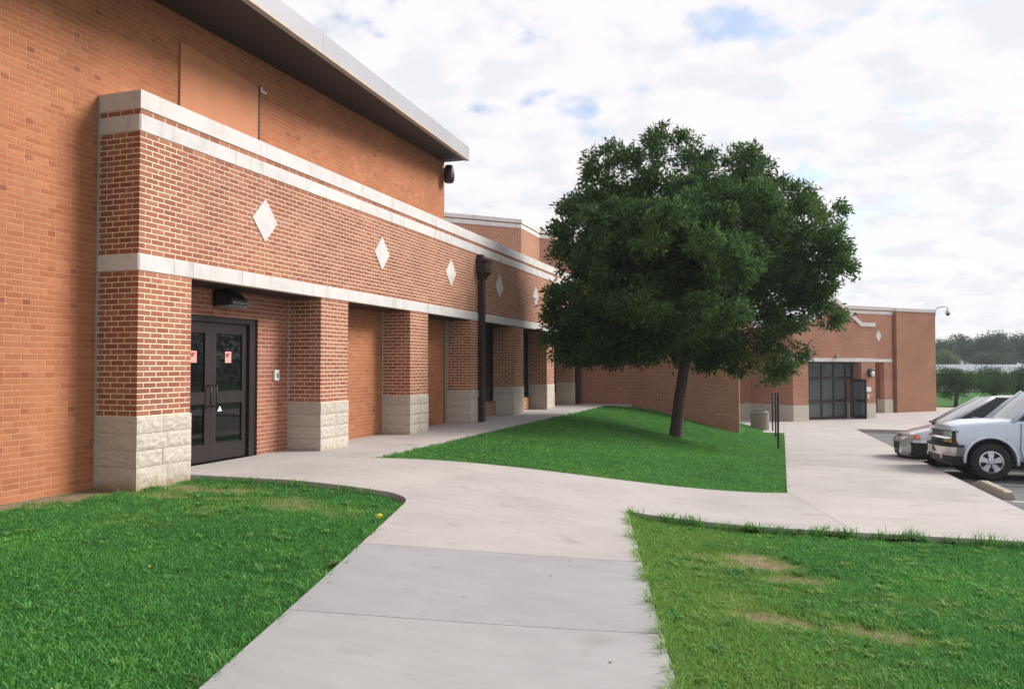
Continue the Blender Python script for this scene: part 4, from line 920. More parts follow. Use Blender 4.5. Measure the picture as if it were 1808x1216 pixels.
def wheel(x, y, r, parent, sgn, rim_r, spokes=5, well=True):
    w = thing('wheel', (0, 0, 0), None, None); w.parent = parent; w.location = (x, y, r)
    bm = bmesh.new(); add_lathe(bm, [(rim_r, -0.11), (r - 0.05, -0.125), (r - 0.012, -0.105), (r, -0.06), (r, 0.06), (r - 0.012, 0.105), (r - 0.05, 0.125), (rim_r, 0.11), (rim_r - 0.01, 0.0), (rim_r, -0.11)], 40, (0, 0, 0), 'Y', cap=False)
    bm_obj('tyre', bm, 'rubber', w, local=True, smooth=True)
    bm = bmesh.new(); f = sgn * 0.10
    add_lathe(bm, [(rim_r, f * 1.1), (rim_r - 0.018, f * 1.15), (rim_r - 0.03, f * 0.9), (rim_r - 0.035, f * 0.2)], 40, (0, 0, 0), 'Y', cap=False)
    add_lathe(bm, [(0.075, f * 0.55), (0.07, f * 0.95), (0.03, f)], 20, (0, 0, 0), 'Y')
    for k in range(spokes):
        a = 2 * math.pi * k / spokes + math.pi / 2
        def pt(rr, dw, yy): return (rr * math.cos(a) - dw * math.sin(a), yy, rr * math.sin(a) + dw * math.cos(a))
        vs = [bm.verts.new(pt(rr, dw, yy)) for rr, hw, y0_, y1_ in ((0.06, 0.038, f*.5, f*.92), (rim_r - 0.02, 0.062, f*.45, f*.88)) for dw, yy in ((-hw, y0_), (hw, y0_), (hw, y1_), (-hw, y1_))]
        for qd in ((0,1,2,3),(4,5,6,7),(0,1,5,4),(1,2,6,5),(2,3,7,6),(3,0,4,7)): bm.faces.new([vs[i] for i in qd])
    bm_obj('rim', bm, 'alloy', w, local=True)
    bm = bmesh.new(); add_lathe(bm, [(0.01, f * 0.1), (rim_r - 0.02, f * 0.1), (rim_r - 0.02, f * 0.16), (0.01, f * 0.16)], 24, (0, 0, 0), 'Y'); bm_obj('brake_disc', bm, 'black_plastic', w, local=True)
    bm = bmesh.new()
    for k in range(6):
        a = 2 * math.pi * (k + 0.5) / 6; add_lathe(bm, [(0.014, f * 0.9), (0.014, f * 1.02)], 8, (0.052 * math.cos(a), 0, 0.052 * math.sin(a)), 'Y')
    bm_obj('lug_nut', bm, 'black_plastic', w, local=True)
    return w
def lbox(name, x0, x1, y0, y1, z0, z1, mat, parent, bevel=0.0): return box(name, x0, x1, y0, y1, z0, z1, mat, parent, bevel, local=True)
def poly3(name, pts, th, mat, parent):
    """thin solid panel from a planar-ish outline"""
    pts = [Vector(p) for p in pts]; n = (pts[1] - pts[0]).cross(pts[2] - pts[0]).normalized() * th; bm = bmesh.new()
    A = [bm.verts.new(p) for p in pts]; B = [bm.verts.new(p + n) for p in pts]; bm.faces.new(A[::-1]); bm.faces.new(B); m = len(pts)
    for i in range(m): bm.faces.new((A[i], A[(i+1)%m], B[(i+1)%m], B[i]))
    return bm_obj(name, bm, mat, parent, local=True)
def greenhouse(prefix, parent, paint, base, top, gmat_s, gmat_w, roof_crown=0.04, posts=()):
    """base/top: (xfront, xrear, halfwidth_front, halfwidth_rear, z_front, z_rear)"""
    bx0, bx1, bw0, bw1, bz0, bz1 = base; tx0, tx1, tw0, tw1, tz0, tz1 = top
    # roof skin
    st = []
    for f in np.linspace(0, 1, 7):
        x = tx0 + (tx1 - tx0) * f; w = tw0 + (tw1 - tw0) * f; z = tz0 + (tz1 - tz0) * f + roof_crown * math.sin(math.pi * f)
        st.append((x, [(0.0, z - 0.05), (w * 0.9, z - 0.05), (w + 0.015, z - 0.045), (w, z), (w * 0.8, z + 0.025), (0, z + 0.04)]))
    loft('roof', st, paint, parent, subdiv=1)
    for s in (-1, 1):
        B = lambda f: Vector((bx0 + (bx1 - bx0) * f, s * (bw0 + (bw1 - bw0) * f), bz0 + (bz1 - bz0) * f)); Tt = lambda f: Vector((tx0 + (tx1 - tx0) * f, s * (tw0 + (tw1 - tw0) * f), tz0 + (tz1 - tz0) * f))
        bm = bmesh.new(); add_tube(bm, [B(0) - Vector((0.05, 0, 0.03)), B(0).lerp(Tt(0), 0.5) + Vector((0, s * 0.015, 0.015)), Tt(0)], [0.05, 0.045, 0.04], 8); bm_obj('pillar', bm, paint, parent, local=True, smooth=True)
        fs = [0.0] + list(posts) + [1.0]
        for i, (f0, f1) in enumerate(zip(fs, fs[1:])):
            g = 0.012; a, b, c, d = B(f0 + g), B(f1 - g), Tt(f1 - g), Tt(f0 + g); out = Vector((0, s * 0.0, 0))
            poly3('side_window', [a, b, c, d] if s < 0 else [d, c, b, a], 0.008, gmat_s, parent)
            if f1 < 1: tube('pillar', [B(f1), Tt(f1)], [0.03, 0.028], paint if i else 'black_plastic', parent, 8, local=True)
        tube('pillar', [B(1.0), Tt(1.0)], [0.06, 0.05], paint, parent, 8, local=True)
    # windscreen: gently bowed panel
    def screen(nm, xb, wb, zb, xt, wt, zt_, bow, mat):
        V = []; n = 9
        for off in (0.0, 0.008):
            for r, (x, w, z) in enumerate(((xb, wb, zb), ((xb + xt) / 2, (wb + wt) / 2, (zb + zt_) / 2 + 0.02), (xt, wt, zt_))):
                for i in range(n):
                    u = -1 + 2 * i / (n - 1); V.append((x - bow * (1 - u * u) - (off if bow > 0 else -off), w * u, z + 0.01 * (1 - u * u) + off))
        Fs = []
        for o_ in (0, 27):
            for r in range(2):
                for i in range(n - 1): Fs.append((o_ + r*n+i, o_ + r*n+i+1, o_ + (r+1)*n+i+1, o_ + (r+1)*n+i))
        mesh_np(nm, V, Fs, mat, parent=parent, local=True, smooth=True)
    screen('windscreen', bx0 + 0.0, bw0 - 0.04, bz0, tx0 + 0.02, tw0 - 0.04, tz0 - 0.01, 0.10, gmat_w)
    screen('rear_window', bx1, bw1 - 0.05, bz1, tx1 - 0.02, tw1 - 0.05, tz1 - 0.02, -0.04, gmat_s)
    lbox('cabin_floor', bx0, bx1, -bw0 * 0.9, bw0 * 0.9, bz0 - 0.06, bz0 - 0.03, 'seat_cloth', parent)
    for s in (-1, 1): lbox('front_seat', bx0 + 1.0, bx0 + 1.16, s * 0.42 - 0.24, s * 0.42 + 0.24, bz0 - 0.03, bz0 + 0.42, 'seat_cloth', parent, 0.05)
    sw = bmesh.new(); add_tube(sw, [(bx0 + 0.55 + 0.10 * math.sin(a), -0.40 + 0.18 * math.cos(a), bz0 + 0.06 + 0.16 * math.sin(a)) for a in np.linspace(0, 2 * math.pi, 19)], [0.014] * 19, 6); bm_obj('steering_wheel', sw, 'black_plastic', parent, local=True, smooth=True)
def blackline(name, pts, parent, r=0.006): return tube(name, pts, [r] * len(pts), 'black_plastic', parent, 6, local=True)
def gbx(y): return 0.165 + 0.075 * (y / 0.91) ** 2
def wrap(name, path, z0, z1, mat, parent, th=0.05, tilt=0.0):
    """upright strip along a plan path, thickened inwards (towards the car); tilt draws the foot back"""
    P = [Vector((x, y)) for x, y in path]; V = []; n = len(P); c = Vector((2.0, 0.0))
    for i, p in enumerate(P):
        d = (P[min(i+1, n-1)] - P[max(i-1, 0)]).normalized(); q = Vector((-d.y, d.x))
        if q.dot(c - p) < 0: q = -q
        V += [(*(p + q * tilt), z0), (*p, z1), (*(p + q * th), z1), (*(p + q * (th + tilt)), z0)]
    Fs = [(i*4 + k_, i*4 + (k_+1) % 4, (i+1)*4 + (k_+1) % 4, (i+1)*4 + k_) for i in range(n-1) for k_ in range(4)] + [(0, 1, 2, 3), tuple((n-1)*4 + k_ for k_ in (3, 2, 1, 0))]
    o = mesh_np(name, V, Fs, mat, parent=parent, local=True)
    bm = bmesh.new(); bm.from_mesh(o.data); bmesh.ops.recalc_face_normals(bm, faces=bm.faces); bm.to_mesh(o.data); bm.free(); return o
# --- white truck-based SUV, nose to the sidewalk. local -y is the side towards the camera
SY = 19.02; sx = 2.98; suv_rz = math.radians(3.0)
suv = thing('suv', (sx, SY, za(0, SY)), 'white sport utility vehicle, reflected sky blue mixed into its paint, parked nose to the sidewalk', 'car', rz=suv_rz)
suv.rotation_euler = (-0.033, 0, suv_rz)
def sec(w, zb, zt, belt=None, crown=0.03, tuck=0.06): # body section: sill to bonnet/belt
    return [(0.0, zb), (w - tuck - 0.12, zb), (w - tuck, zb + 0.02), (w - 0.015, zb + 0.16), (w, zb + (zt - zb) * 0.55), (w - 0.02, zt - 0.10), (w - 0.05, zt - 0.02), (w - 0.16, zt + crown * 0.3), (0.0, zt + crown)]
ST = [(0.265, sec(0.88, 0.62, 1.03)), (0.28, sec(0.90, 0.60, 1.06)), (0.34, sec(0.93, 0.52, 1.11)), (0.55, sec(0.95, 0.46, 1.16)), (1.0, sec(0.968, 0.42, 1.20)), (1.35, sec(0.97, 0.40, 1.23)), (1.45, sec(0.97, 0.36, 1.23)), (2.2, sec(0.975, 0.34, 1.20)), (3.2, sec(0.975, 0.34, 1.20)), (3.6, sec(0.975, 0.40, 1.20)), (4.3, sec(0.97, 0.44, 1.20)), (4.9, sec(0.95, 0.48, 1.20)), (5.02, sec(0.92, 0.52, 1.19)), (5.04, sec(0.90, 0.54, 1.17))]
loft('body', ST, 'suv_sky_tint_paint', suv, [(0.93, 0.39), (3.88, 0.39)], 2, 0.475)
greenhouse('suv', suv, 'suv_sky_tint_paint', (1.38, 4.96, 0.90, 0.90, 1.20, 1.20), (2.02, 4.72, 0.74, 0.74, 1.80, 1.82), 'car_glass', 'sky_pale_screen_glass', posts=(0.08, 0.37, 0.66))
for s in (-1, 1):
    for wx in (0.93, 3.88): wheel(wx, s * 0.845, 0.372, suv, s, 0.222, 5)
    # wheel-arch lip
    for wx in (0.93, 3.88):
        bm = bmesh.new(); add_tube(bm, [(wx + 0.478 * math.cos(a), s * 0.955, 0.39 + 0.478 * math.sin(a)) for a in np.linspace(-0.15, math.pi + 0.1, 22)], [0.028] * 22, 6); bm_obj('arch_lip', bm, 'suv_sky_tint_paint', suv, local=True, smooth=True)
        lbox('arch_liner', wx - 0.44, wx + 0.44, s * 0.62 - 0.01, s * 0.62 + 0.01, 0.40, 0.86, 'black_plastic', suv)
    blackline('door_seam', [(1.47, s * 0.962, 1.16), (1.46, s * 0.982, 0.95), (1.44, s * 0.975, 0.62), (1.50, s * 0.95, 0.42)], suv)
    blackline('door_seam', [(2.45, s * 0.965, 1.17), (2.45, s * 0.985, 0.95), (2.45, s * 0.972, 0.42)], suv)
    lbox('trim_strip', 1.52, 3.38, s * 0.975 - 0.012, s * 0.975 + 0.012, 0.66, 0.73, 'grey_plastic', suv, 0.005)
    lbox('door_handle', 2.25, 2.41, s * 0.985 - 0.015, s * 0.985 + 0.015, 0.98, 1.02, 'black_plastic', suv, 0.006)
    mi_ = lbox('wing_mirror', 1.62, 1.78, s * 1.06 - 0.09, s * 1.06 + 0.09, 1.22, 1.40, 'black_plastic', suv, 0.03)
    lbox('mirror_arm', 1.68, 1.76, s * 0.96 - 0.07, s * 0.96 + 0.07, 1.24, 1.29, 'black_plastic', suv)
    yy = np.linspace(0.50, 0.885, 6) * s
    wrap('headlight', [(gbx(y) - 0.018, y) for y in yy] + [(0.33, s * 0.915)], 0.868, 0.972, 'clear_lens', suv, 0.05)
    wrap('park_lamp', [(gbx(y) - 0.016, y) for y in np.linspace(0.50, 0.68, 4) * s], 0.742, 0.808, 'clear_lens', suv, 0.05)
    wrap('turn_signal', [(gbx(y) - 0.016, y) for y in np.linspace(0.683, 0.885, 4) * s] + [(0.32, s * 0.912)], 0.742, 0.808, 'amber_lens', suv, 0.05)
    bm = bmesh.new(); add_lathe(bm, [(0.05, 0.09), (0.05, 0.115), (0.03, 0.12)], 14, (0.0, s * 0.58, 0.45), 'X'); bm_obj('fog_lamp', bm, 'lamp_glass', suv, local=True)
# grille: dark shell with bars, a chrome bar across, chrome bumper with black valance
def bowed(name, xs, yw, z0, z1, mat, parent, th=0.05, bow=0.09, n=13):
    V = []
    for i in range(n):
        u = -1 + 2 * i / (n - 1); x = xs + bow * u * u
        V += [(x, u * yw, z0), (x, u * yw, z1), (x + th, u * yw, z1), (x + th, u * yw, z0)]
    Fs = [(i*4 + a, i*4 + (a+1) % 4, (i+1)*4 + (a+1) % 4, (i+1)*4 + a) for i in range(n-1) for a in range(4)] + [(0, 1, 2, 3), tuple((n-1)*4 + a for a in (3, 2, 1, 0))]
    return mesh_np(name, V, Fs, mat, parent=parent, local=True)
gs = bowed('grille', 0.165, 0.91, 0.70, 0.985, 'black_plastic', suv, 0.12, 0.075)
wrap('grille_bar', [(0.135 + 0.078 * u * u, u * 0.90) for u in np.linspace(-1, 1, 13)], 0.818, 0.858, 'chrome', gs, 0.05, -0.03)
for z in (0.885, 0.925, 0.772): bowed('grille_rib', 0.152, 0.50, z, z + 0.012, 'grey_plastic', gs, 0.03, 0.022)
for i in range(11):
    yy = -0.46 + 0.092 * i; lbox('grille_rib', 0.150 + 0.07 * (yy / 0.9) ** 2, 0.18, yy - 0.005, yy + 0.005, 0.862, 0.97, 'grey_plastic', gs)
bowed('grille_surround', 0.15, 0.91, 0.986, 1.035, 'suv_sky_tint_paint', suv, 0.12, 0.08)
BPATH = [(0.44, -0.985), (0.30, -0.975), (0.20, -0.94), (0.13, -0.84), (0.07, -0.6), (0.04, -0.3), (0.03, 0.0)]; BPATH += [(x, -y) for x, y in BPATH[-2::-1]]
bp = wrap('bumper', BPATH, 0.475, 0.655, 'chrome', suv, 0.10, 0.05)
wrap('bumper_top', [(x + 0.012, y * 0.99) for x, y in BPATH], 0.657, 0.70, 'black_plastic', bp, 0.16); wrap('valance', [(x + 0.06, y * 0.97) for x, y in BPATH], 0.33, 0.473, 'black_plastic', bp, 0.10, 0.03)
lbox('licence_plate', 0.012, 0.028, -0.16, 0.16, 0.50, 0.64, 'white_plastic', bp)
lbox('underbody', 0.3, 4.9, -0.62, 0.62, 0.26, 0.45, 'black_plastic', suv)
for s in (-1, 1):
    tube('wiper', [(1.30, s * 0.1 + 0.25, 1.235), (1.50, s * 0.1 - 0.1, 1.30)], [0.01, 0.008], 'black_plastic', suv, 6, local=True)
lbox('rear_bumper', 4.98, 5.10, -0.92, 0.92, 0.45, 0.62, 'chrome', suv, 0.02)
def vbx(y): return 0.02 + 0.088 * (abs(y) / 0.5) ** 2
# --- silver minivan on the far side
VY = 22.05; vx = 2.70
van = thing('minivan', (vx, VY, za(0, VY)), 'silver minivan with black lower bumper parked beyond the white vehicle', 'car'); van.rotation_euler = (-0.033, 0, math.radians(1.0))
VS = [(0.02, sec(0.60, 0.24, 0.60, crown=0.02)), (0.05, sec(0.68, 0.22, 0.64)), (0.18, sec(0.82, 0.20, 0.72)), (0.42, sec(0.90, 0.19, 0.82)), (0.80, sec(0.94, 0.18, 0.92)), (1.15, sec(0.955, 0.18, 1.01)), (1.4, sec(0.96, 0.18, 1.06)), (2.2, sec(0.965, 0.18, 1.08)), (3.4, sec(0.965, 0.18, 1.08)), (4.4, sec(0.95, 0.2, 1.08)), (4.75, sec(0.92, 0.24, 1.08)), (4.80, sec(0.88, 0.28, 1.06))]
loft('body', VS, 'van_paint', van, [(0.95, 0.33), (3.85, 0.33)], 2, 0.385)
greenhouse('van', van, 'van_paint', (1.02, 4.76, 0.86, 0.88, 1.02, 1.08), (2.05, 4.52, 0.70, 0.70, 1.66, 1.64), 'car_glass', 'sky_pale_screen_glass', 0.05, posts=(0.14, 0.42, 0.7))
for s in (-1, 1):
    for wx in (0.95, 3.85): wheel(wx, s * 0.83, 0.325, van, s, 0.20, 5)
    wrap('headlight', [(vbx(y), y) for y in np.linspace(0.40, 0.855, 7) * s], 0.645, 0.745, 'clear_lens', van, 0.08, -0.02)
    wrap('turn_signal', [(vbx(y), y) for y in np.linspace(0.87, 0.92, 3) * s] + [(0.40, s * 0.945)], 0.65, 0.745, 'amber_lens', van, 0.06, -0.02)
    lbox('wing_mirror', 1.50, 1.64, s * 1.04 - 0.09, s * 1.04 + 0.09, 1.06, 1.20, 'van_paint', van, 0.03)
    blackline('door_seam', [(1.45, s * 0.955, 1.02), (1.43, s * 0.972, 0.8), (1.42, s * 0.955, 0.3)], van); blackline('door_seam', [(2.55, s * 0.955, 1.04), (2.55, s * 0.975, 0.8), (2.55, s * 0.96, 0.25)], van)
gv = bowed('grille', 0.055, 0.44, 0.655, 0.735, 'black_plastic', van, 0.1, 0.11)
bowed('grille_bar', 0.045, 0.43, 0.69, 0.70, 'chrome', gv, 0.03, 0.11)
VPATH = [(0.60, -0.985), (0.42, -0.965), (0.26, -0.88), (0.12, -0.7), (0.02, -0.45), (-0.03, -0.2), (-0.04, 0.0)]; VPATH += [(x, -y) for x, y in VPATH[-2::-1]]
bv = wrap('bumper', VPATH, 0.24, 0.555, 'black_plastic', van, 0.16, 0.03)
wrap('bumper_cap', [(x + 0.015, y * 0.985) for x, y in VPATH], 0.557, 0.635, 'van_paint', bv, 0.16, -0.03); wrap('valance', [(x + 0.07, y * 0.95) for x, y in VPATH], 0.15, 0.238, 'black_plastic', bv, 0.12, 0.03)
lbox('licence_plate', -0.075, -0.062, -0.15, 0.15, 0.38, 0.53, 'white_plastic', bv)
for s in (-1, 1): tube('wiper', [(0.98, s * 0.3 + 0.3, 1.06), (1.14, s * 0.3 - 0.15, 1.13)], [0.014, 0.01], 'black_plastic', van, 6, local=True)
lbox('cowl', 0.90, 1.06, -0.8, 0.8, 1.00, 1.045, 'black_plastic', van, 0.015)
# ---------------------------------------------------------------- grass
def in_left(X, Y):
    pl = np.where(Y <= 8.0, -4.02 + (8.0 - Y) * 0.2735, np.where(Y < 8.42, -4.02 - (Y - 8.0) * 0.9, -99))
    return (X < pl - 0.01) & (Y < 8.42) & (X > -7.95) & ~((X < -7.30) & (Y > 7.46))
def in_right(X, Y):
    return (X > -1.80 + (9.62 - Y) * 0.2365 - 0.035 - 0.04 * np.sin(Y * 9.0) * np.sin(Y * 23.0 + 1.0)) & (X < 3.05) & (Y < 9.64 + (X + 1.8) * 0.039 - 0.0)
def in_mid(X, Y):
    return (X > -6.05) & (X < 0.06) & (Y < 29.25) & (Y > 10.87 + (X + 6.06) * 0.373)
def in_mid2(X, Y): return (X > -1.4) & (X < 0.04) & (Y >= 29.25) & (Y < 33.05)
REG = ((in_left, -7.95, -1.6, 2.2, 8.42), (in_right, -1.9, 3.05, 2.6, 9.85), (in_mid, -6.06, 0.06, 10.8, 29.3), (in_mid2, -1.4, 0.04, 29.25, 33.05))
Vs = []; F3 = []; dry = []; base_i = 0
for fn, x0, x1, y0, y1 in REG:
    for yy in np.arange(y0, y1, 1.0):
        ya, yb = yy, min(yy + 1.0, y1); dist = math.hypot(1.5, (ya + yb) / 2)
        dens = 13500 * min(1.0, (5.5 / dist) ** 1.55); n = int((x1 - x0) * (yb - ya) * dens)
        X = RNG.uniform(x0, x1, n); Y = RNG.uniform(ya, yb, n); ok = fn(X, Y); X, Y = X[ok], Y[ok]
        # keep only what the frame (with a margin) can see
        rx = X * cR.x + Y * cR.y; fz = X * cF0.x + Y * cF0.y; ok = (fz > 2.2) & (np.abs(rx / np.maximum(fz, .1)) < 0.80); X, Y = X[ok], Y[ok]
        b = bare(X, Y); patch = 0.5 + 0.5 * np.sin(X * 2.3 + 1.3 * np.sin(Y * 1.7)) * np.sin(Y * 2.9 + 1.1 * np.sin(X * 2.1))
        ok = RNG.uniform(0, 1, len(X)) > b * 0.97; X, Y, b, patch = X[ok], Y[ok], b[ok], patch[ok]
        n = len(X); 
        if n == 0: continue
        Z = ter(X, Y) - lawn_drop(X, Y) - 0.006
        sz = 1.0 + 0.045 * max(0, dist - 6)
        h = RNG.uniform(0.024, 0.055, n) * (0.8 + 0.45 * patch) * (1 - 0.4 * b) * (1.0 if dist < 12 else 1.05)
        edge = RNG.uniform(0, 1, n) < 0.02; h = np.where(edge, h * 1.6, h)
        w = RNG.uniform(0.0024, 0.0048, n) * sz * 1.15; a = RNG.uniform(0, 2 * math.pi, n); l = RNG.uniform(0.1, 1.1, n) * h; la = RNG.uniform(0, 2 * math.pi, n)
        cx, sx_ = np.cos(a) * w, np.sin(a) * w; lx, ly = np.cos(la) * l, np.sin(la) * l
        p0 = np.stack([X - cx, Y - sx_, Z], 1); p1 = np.stack([X + cx, Y + sx_, Z], 1)
        p2 = np.stack([X - cx * .8 + lx * .35, Y - sx_ * .8 + ly * .35, Z + h * .62], 1); p3 = np.stack([X + cx * .8 + lx * .35, Y + sx_ * .8 + ly * .35, Z + h * .62], 1); p4 = np.stack([X + lx, Y + ly, Z + h], 1)
        i0 = base_i + np.arange(n) * 5
        Vs.append(np.stack([p0, p1, p2, p3, p4], 1).reshape(-1, 3)); 
        F3.append(np.stack([i0, i0+1, i0+3, i0, i0+3, i0+2, i0+2, i0+3, i0+4], 1).reshape(-1, 3)); base_i += n * 5
        dr_ = np.clip(b * 0.7 + RNG.uniform(-.15, .22, n) * (RNG.uniform(0, 1, n) < .5), 0, 1)
        if fn is in_right: dr_ = np.clip(dr_ + np.clip(1.25 - (X - (-1.80 + (9.62 - Y) * 0.2365)) / 1.5, 0, 1) * RNG.uniform(0.25, 0.8, n), 0, 1)
        if fn in (in_mid, in_mid2): dr_ = np.clip(dr_ + 0.06, 0, 1)
        dry.append(np.repeat(dr_, 5))
# ragged fringe where the turf meets the slabs
for (ax, ay), (bx_, by_), hm, dn, tone in (((-1.80, 9.585), (3.05, 9.80), 0.125, 420, 0.12), ((-1.79, 9.60), (-0.225, 3.0), 0.112, 760, 0.55), ((-4.04, 7.95), (-2.63, 2.8), 0.095, 420, 0.05), ((-7.2, 8.39), (-4.5, 8.38), 0.09, 260, 0.1), ((-6.0, 10.90), (0.05, 13.17), 0.055, 300, 0.3), ((0.03, 13.2), (0.03, 33.0), 0.06, 160, 0.15), ((-6.03, 10.9), (-6.03, 28.3), 0.06, 160, 0.1)):
    Ln = math.hypot(bx_ - ax, by_ - ay); n = int(Ln * dn); u = RNG.uniform(0, 1, n); clp = 0.5 + 0.5 * np.sin(u * Ln * 5.3) * np.sin(u * Ln * 13.1 + 1)
    ok = RNG.uniform(0, 1, n) < 0.35 + 0.65 * clp; u = u[ok]; clp = clp[ok]; n = len(u)
    X = ax + (bx_ - ax) * u + RNG.normal(0, 0.022, n); Y = ay + (by_ - ay) * u + RNG.normal(0, 0.022, n); Z = ter(X, Y) - lawn_drop(X, Y)
    h = hm * RNG.uniform(0.5, 1.35, n) * (0.7 + 0.6 * clp); w = RNG.uniform(0.003, 0.0055, n) * (1 + 0.03 * max(0, ay - 6)); a = RNG.uniform(0, 2 * math.pi, n); la = RNG.uniform(0, 2 * math.pi, n); l = h * RNG.uniform(0.3, 1.2, n)
    cx, sx_ = np.cos(a) * w, np.sin(a) * w; lx, ly = np.cos(la) * l, np.sin(la) * l
    p0 = np.stack([X - cx, Y - sx_, Z], 1); p1 = np.stack([X + cx, Y + sx_, Z], 1)
    p2 = np.stack([X - cx * .8 + lx * .4, Y - sx_ * .8 + ly * .4, Z + h * .7], 1); p3 = np.stack([X + cx * .8 + lx * .4, Y + sx_ * .8 + ly * .4, Z + h * .7], 1); p4 = np.stack([X + lx, Y + ly, Z + h * 0.92], 1)
    i0 = base_i + np.arange(n) * 5; Vs.append(np.stack([p0, p1, p2, p3, p4], 1).reshape(-1, 3)); F3.append(np.stack([i0, i0+1, i0+3, i0, i0+3, i0+2, i0+2, i0+3, i0+4], 1).reshape(-1, 3)); base_i += n * 5
    dry.append(np.repeat(np.clip(tone + RNG.uniform(-.25, .3, n), 0, 1), 5))
# coarse radiating tufts
for fn, x0, x1, y0, y1, cnt in ((in_right, -1.9, 3.0, 2.8, 9.6, 560), (in_left, -7.8, -1.8, 2.6, 8.3, 330), (in_mid, -6.0, 0.0, 11.2, 22, 500)):
    X = RNG.uniform(x0, x1, cnt); Y = RNG.uniform(y0, y1, cnt); ok = fn(X, Y) & (bare(X, Y) < 0.5); X, Y = X[ok], Y[ok]; m = 46; n = len(X) * m
    cx0 = np.repeat(X, m); cy0 = np.repeat(Y, m); R_ = np.repeat(RNG.uniform(0.04, 0.10, len(X)), m); a = RNG.uniform(0, 2 * math.pi, n); r0 = RNG.uniform(0, .5, n) * R_
    PX = cx0 + np.cos(a) * r0; PY = cy0 + np.sin(a) * r0; Z = ter(PX, PY) - lawn_drop(PX, PY); h = RNG.uniform(0.024, 0.058, n); l = R_ * RNG.uniform(0.4, 1.0, n); w = RNG.uniform(0.003, 0.0055, n)
    dx_, dy_ = np.cos(a), np.sin(a); cx, sx_ = -dy_ * w, dx_ * w; lx, ly = dx_ * l, dy_ * l
    p0 = np.stack([PX - cx, PY - sx_, Z], 1); p1 = np.stack([PX + cx, PY + sx_, Z], 1)
    p2 = np.stack([PX - cx + lx * .5, PY - sx_ + ly * .5, Z + h * .9], 1); p3 = np.stack([PX + cx + lx * .5, PY + sx_ + ly * .5, Z + h * .9], 1); p4 = np.stack([PX + lx, PY + ly, Z + h * .8], 1)
    i0 = base_i + np.arange(n) * 5; Vs.append(np.stack([p0, p1, p2, p3, p4], 1).reshape(-1, 3)); F3.append(np.stack([i0, i0+1, i0+3, i0, i0+3, i0+2, i0+2, i0+3, i0+4], 1).reshape(-1, 3)); base_i += n * 5
    tone = np.repeat(RNG.uniform(0.0, 0.75 if fn is in_right else 0.3, len(X)), m) + RNG.uniform(-.1, .1, n); dry.append(np.repeat(np.clip(tone, 0, 1), 5))
ga = mesh_np('grass', np.concatenate(Vs), np.concatenate(F3), 'grass_blade', attrs={'dry': np.concatenate(dry)}); tag(ga, 'short green mown grass of the lawns', 'grass', kind='stuff')
print('blades', base_i // 5)
# weeds: broad-leaved plants by the path and ragged tufts along the slab edge
def weed(x, y, label, n=7, s=0.10, mat='light_leaf', group=None):
    z = T(x, y) - 0.09; t = thing('weed', (x, y, z), label, 'weed', group)
    for i in range(n):
        a = 2 * math.pi * i / n + random.uniform(-.3, .3); L = s * random.uniform(0.7, 1.3); d = Vector((math.cos(a), math.sin(a), 0)); p = Vector((x, y, z + 0.02)); sd_ = Vector((-d.y, d.x, 0))
        m1 = p + d * L * 0.5 + Vector((0, 0, L * 0.55)); e = p + d * L + Vector((0, 0, L * 0.40))
        V = [p - sd_ * 0.006, p + sd_ * 0.006, m1 + sd_ * L * 0.26, e, m1 - sd_ * L * 0.26]
        mesh_np('leaf', [tuple(v_) for v_ in V], [(0, 1, 2, 3), (0, 3, 4, 4)][:1], mat, parent=t) if False else mesh_np('leaf', [tuple(v_) for v_ in V], [(0, 1, 2), (0, 2, 4), (2, 3, 4)], mat, parent=t)
weed(-3.36, 5.55, 'pale broad-leaved weed on the left lawn at the path edge', 8, 0.12)
for i, (x, y) in enumerate(((0.55, 9.66), (0.62, 9.62), (1.15, 9.68), (1.3, 9.70), (1.72, 9.70), (-0.35, 9.64), (0.15, 9.65))):
    weed(x, y, ('third', 'fourth', 'fifth', 'sixth', 'seventh and last', 'first', 'second')[i] + ' small leafy weed along the slab edge counted from the path corner', 9, 0.10, 'bush_leaf' if i % 2 else 'ash_leaf', 'weeds along the slab edge')
bm = bmesh.new()
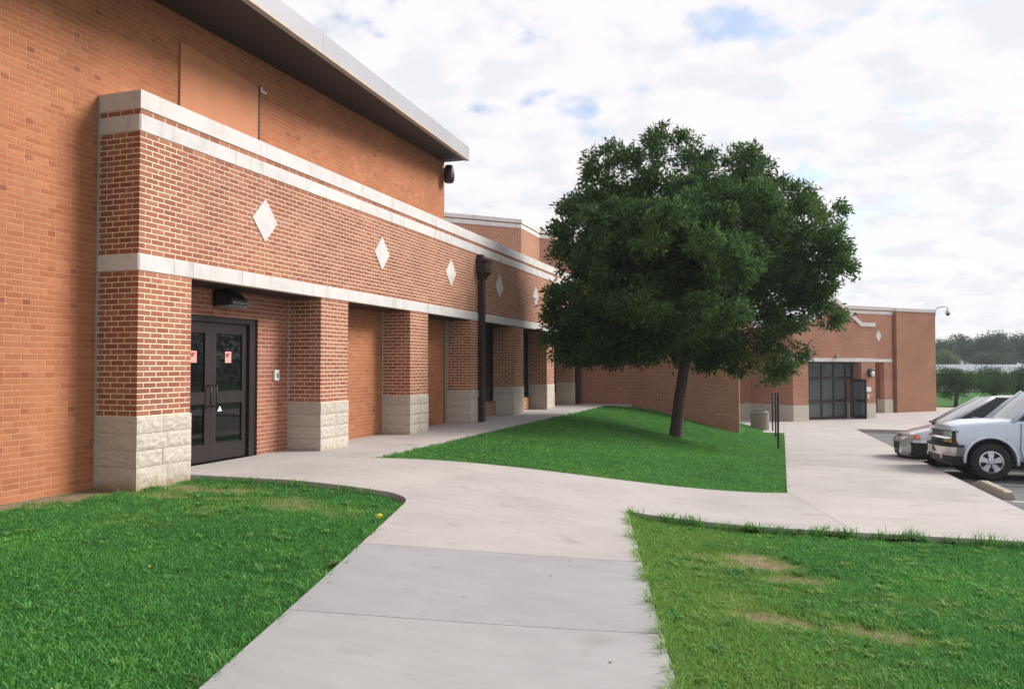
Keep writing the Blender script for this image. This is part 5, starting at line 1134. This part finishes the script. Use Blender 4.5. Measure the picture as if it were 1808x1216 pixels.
for i in range(14):
    fn, x0, x1, y0, y1 = REG[RNG.integers(0, 3)]; 
    for _ in range(30):
        x, y = RNG.uniform(x0, x1), RNG.uniform(y0, y1)
        if fn(np.array([x]), np.array([y]))[0]: break
    add_lathe(bm, [(0.003, 0.045), (0.008, 0.055), (0.007, 0.06), (0.002, 0.061)], 8, (x, y, T(x, y) - 0.07))
add_lathe(bm, [(0.004, 0.0), (0.03, 0.02), (0.035, 0.04), (0.025, 0.06), (0.004, 0.065)], 10, (-3.93, 7.25, T(-3.93, 7.25) - 0.05))
tag(bm_obj('dandelions', bm, 'dandelion'), 'scattered tiny yellow flowers in the lawns', 'flowers', kind='stuff')
# cutting of fascia shadow etc. comes from the sun alone

# dry leaf flakes and specks on the paving
Vl = []; Fl = []
for i in range(70):
    x, y = RNG.uniform(-3.6, 2.8), RNG.uniform(3.5, 14.0)
    if in_left(np.array([x]), np.array([y]))[0] or in_right(np.array([x]), np.array([y]))[0] or in_mid(np.array([x]), np.array([y]))[0]: continue
    r = RNG.uniform(0.006, 0.018); a = RNG.uniform(0, 6.28); z = T(x, y) + 0.004; kx = len(Vl)
    for q_, rr in ((0, 1.0), (1.6, 0.45), (3.14, 0.9), (4.7, 0.5)): Vl.append((x + math.cos(a + q_) * r * rr, y + math.sin(a + q_) * r * rr, z + RNG.uniform(0, 0.006)))
    Fl.append((kx, kx + 1, kx + 2, kx + 3))
simple('dry_leaf', (0.16, 0.11, 0.05), 0.9, var=0.4, nscale=9)
tag(mesh_np('leaf_litter', Vl, Fl, 'dry_leaf'), 'few tiny dry leaf flakes scattered over the pale paving', 'leaf litter', kind='stuff')
# ---------------------------------------------------------------- air
hz = box('haze', -3050, 3050, -3050, 3050, -3.0, 16.0, 'asphalt')
hm_, ht, hp = newmat('haze_air'); ht.nodes.remove(hp); pv = nd(ht, 'ShaderNodeVolumePrincipled'); pv.inputs['Color'].default_value = (0.86, 0.92, 1.0, 1); pv.inputs['Density'].default_value = 0.0005; pv.inputs['Anisotropy'].default_value = 0.2
lnk(ht, pv.outputs[0], ht.nodes['Material Output'].inputs['Volume']); hz.data.materials.clear(); hz.data.materials.append(hm_); tag(hz, 'thin pale summer haze over the whole place', 'haze', kind='stuff')
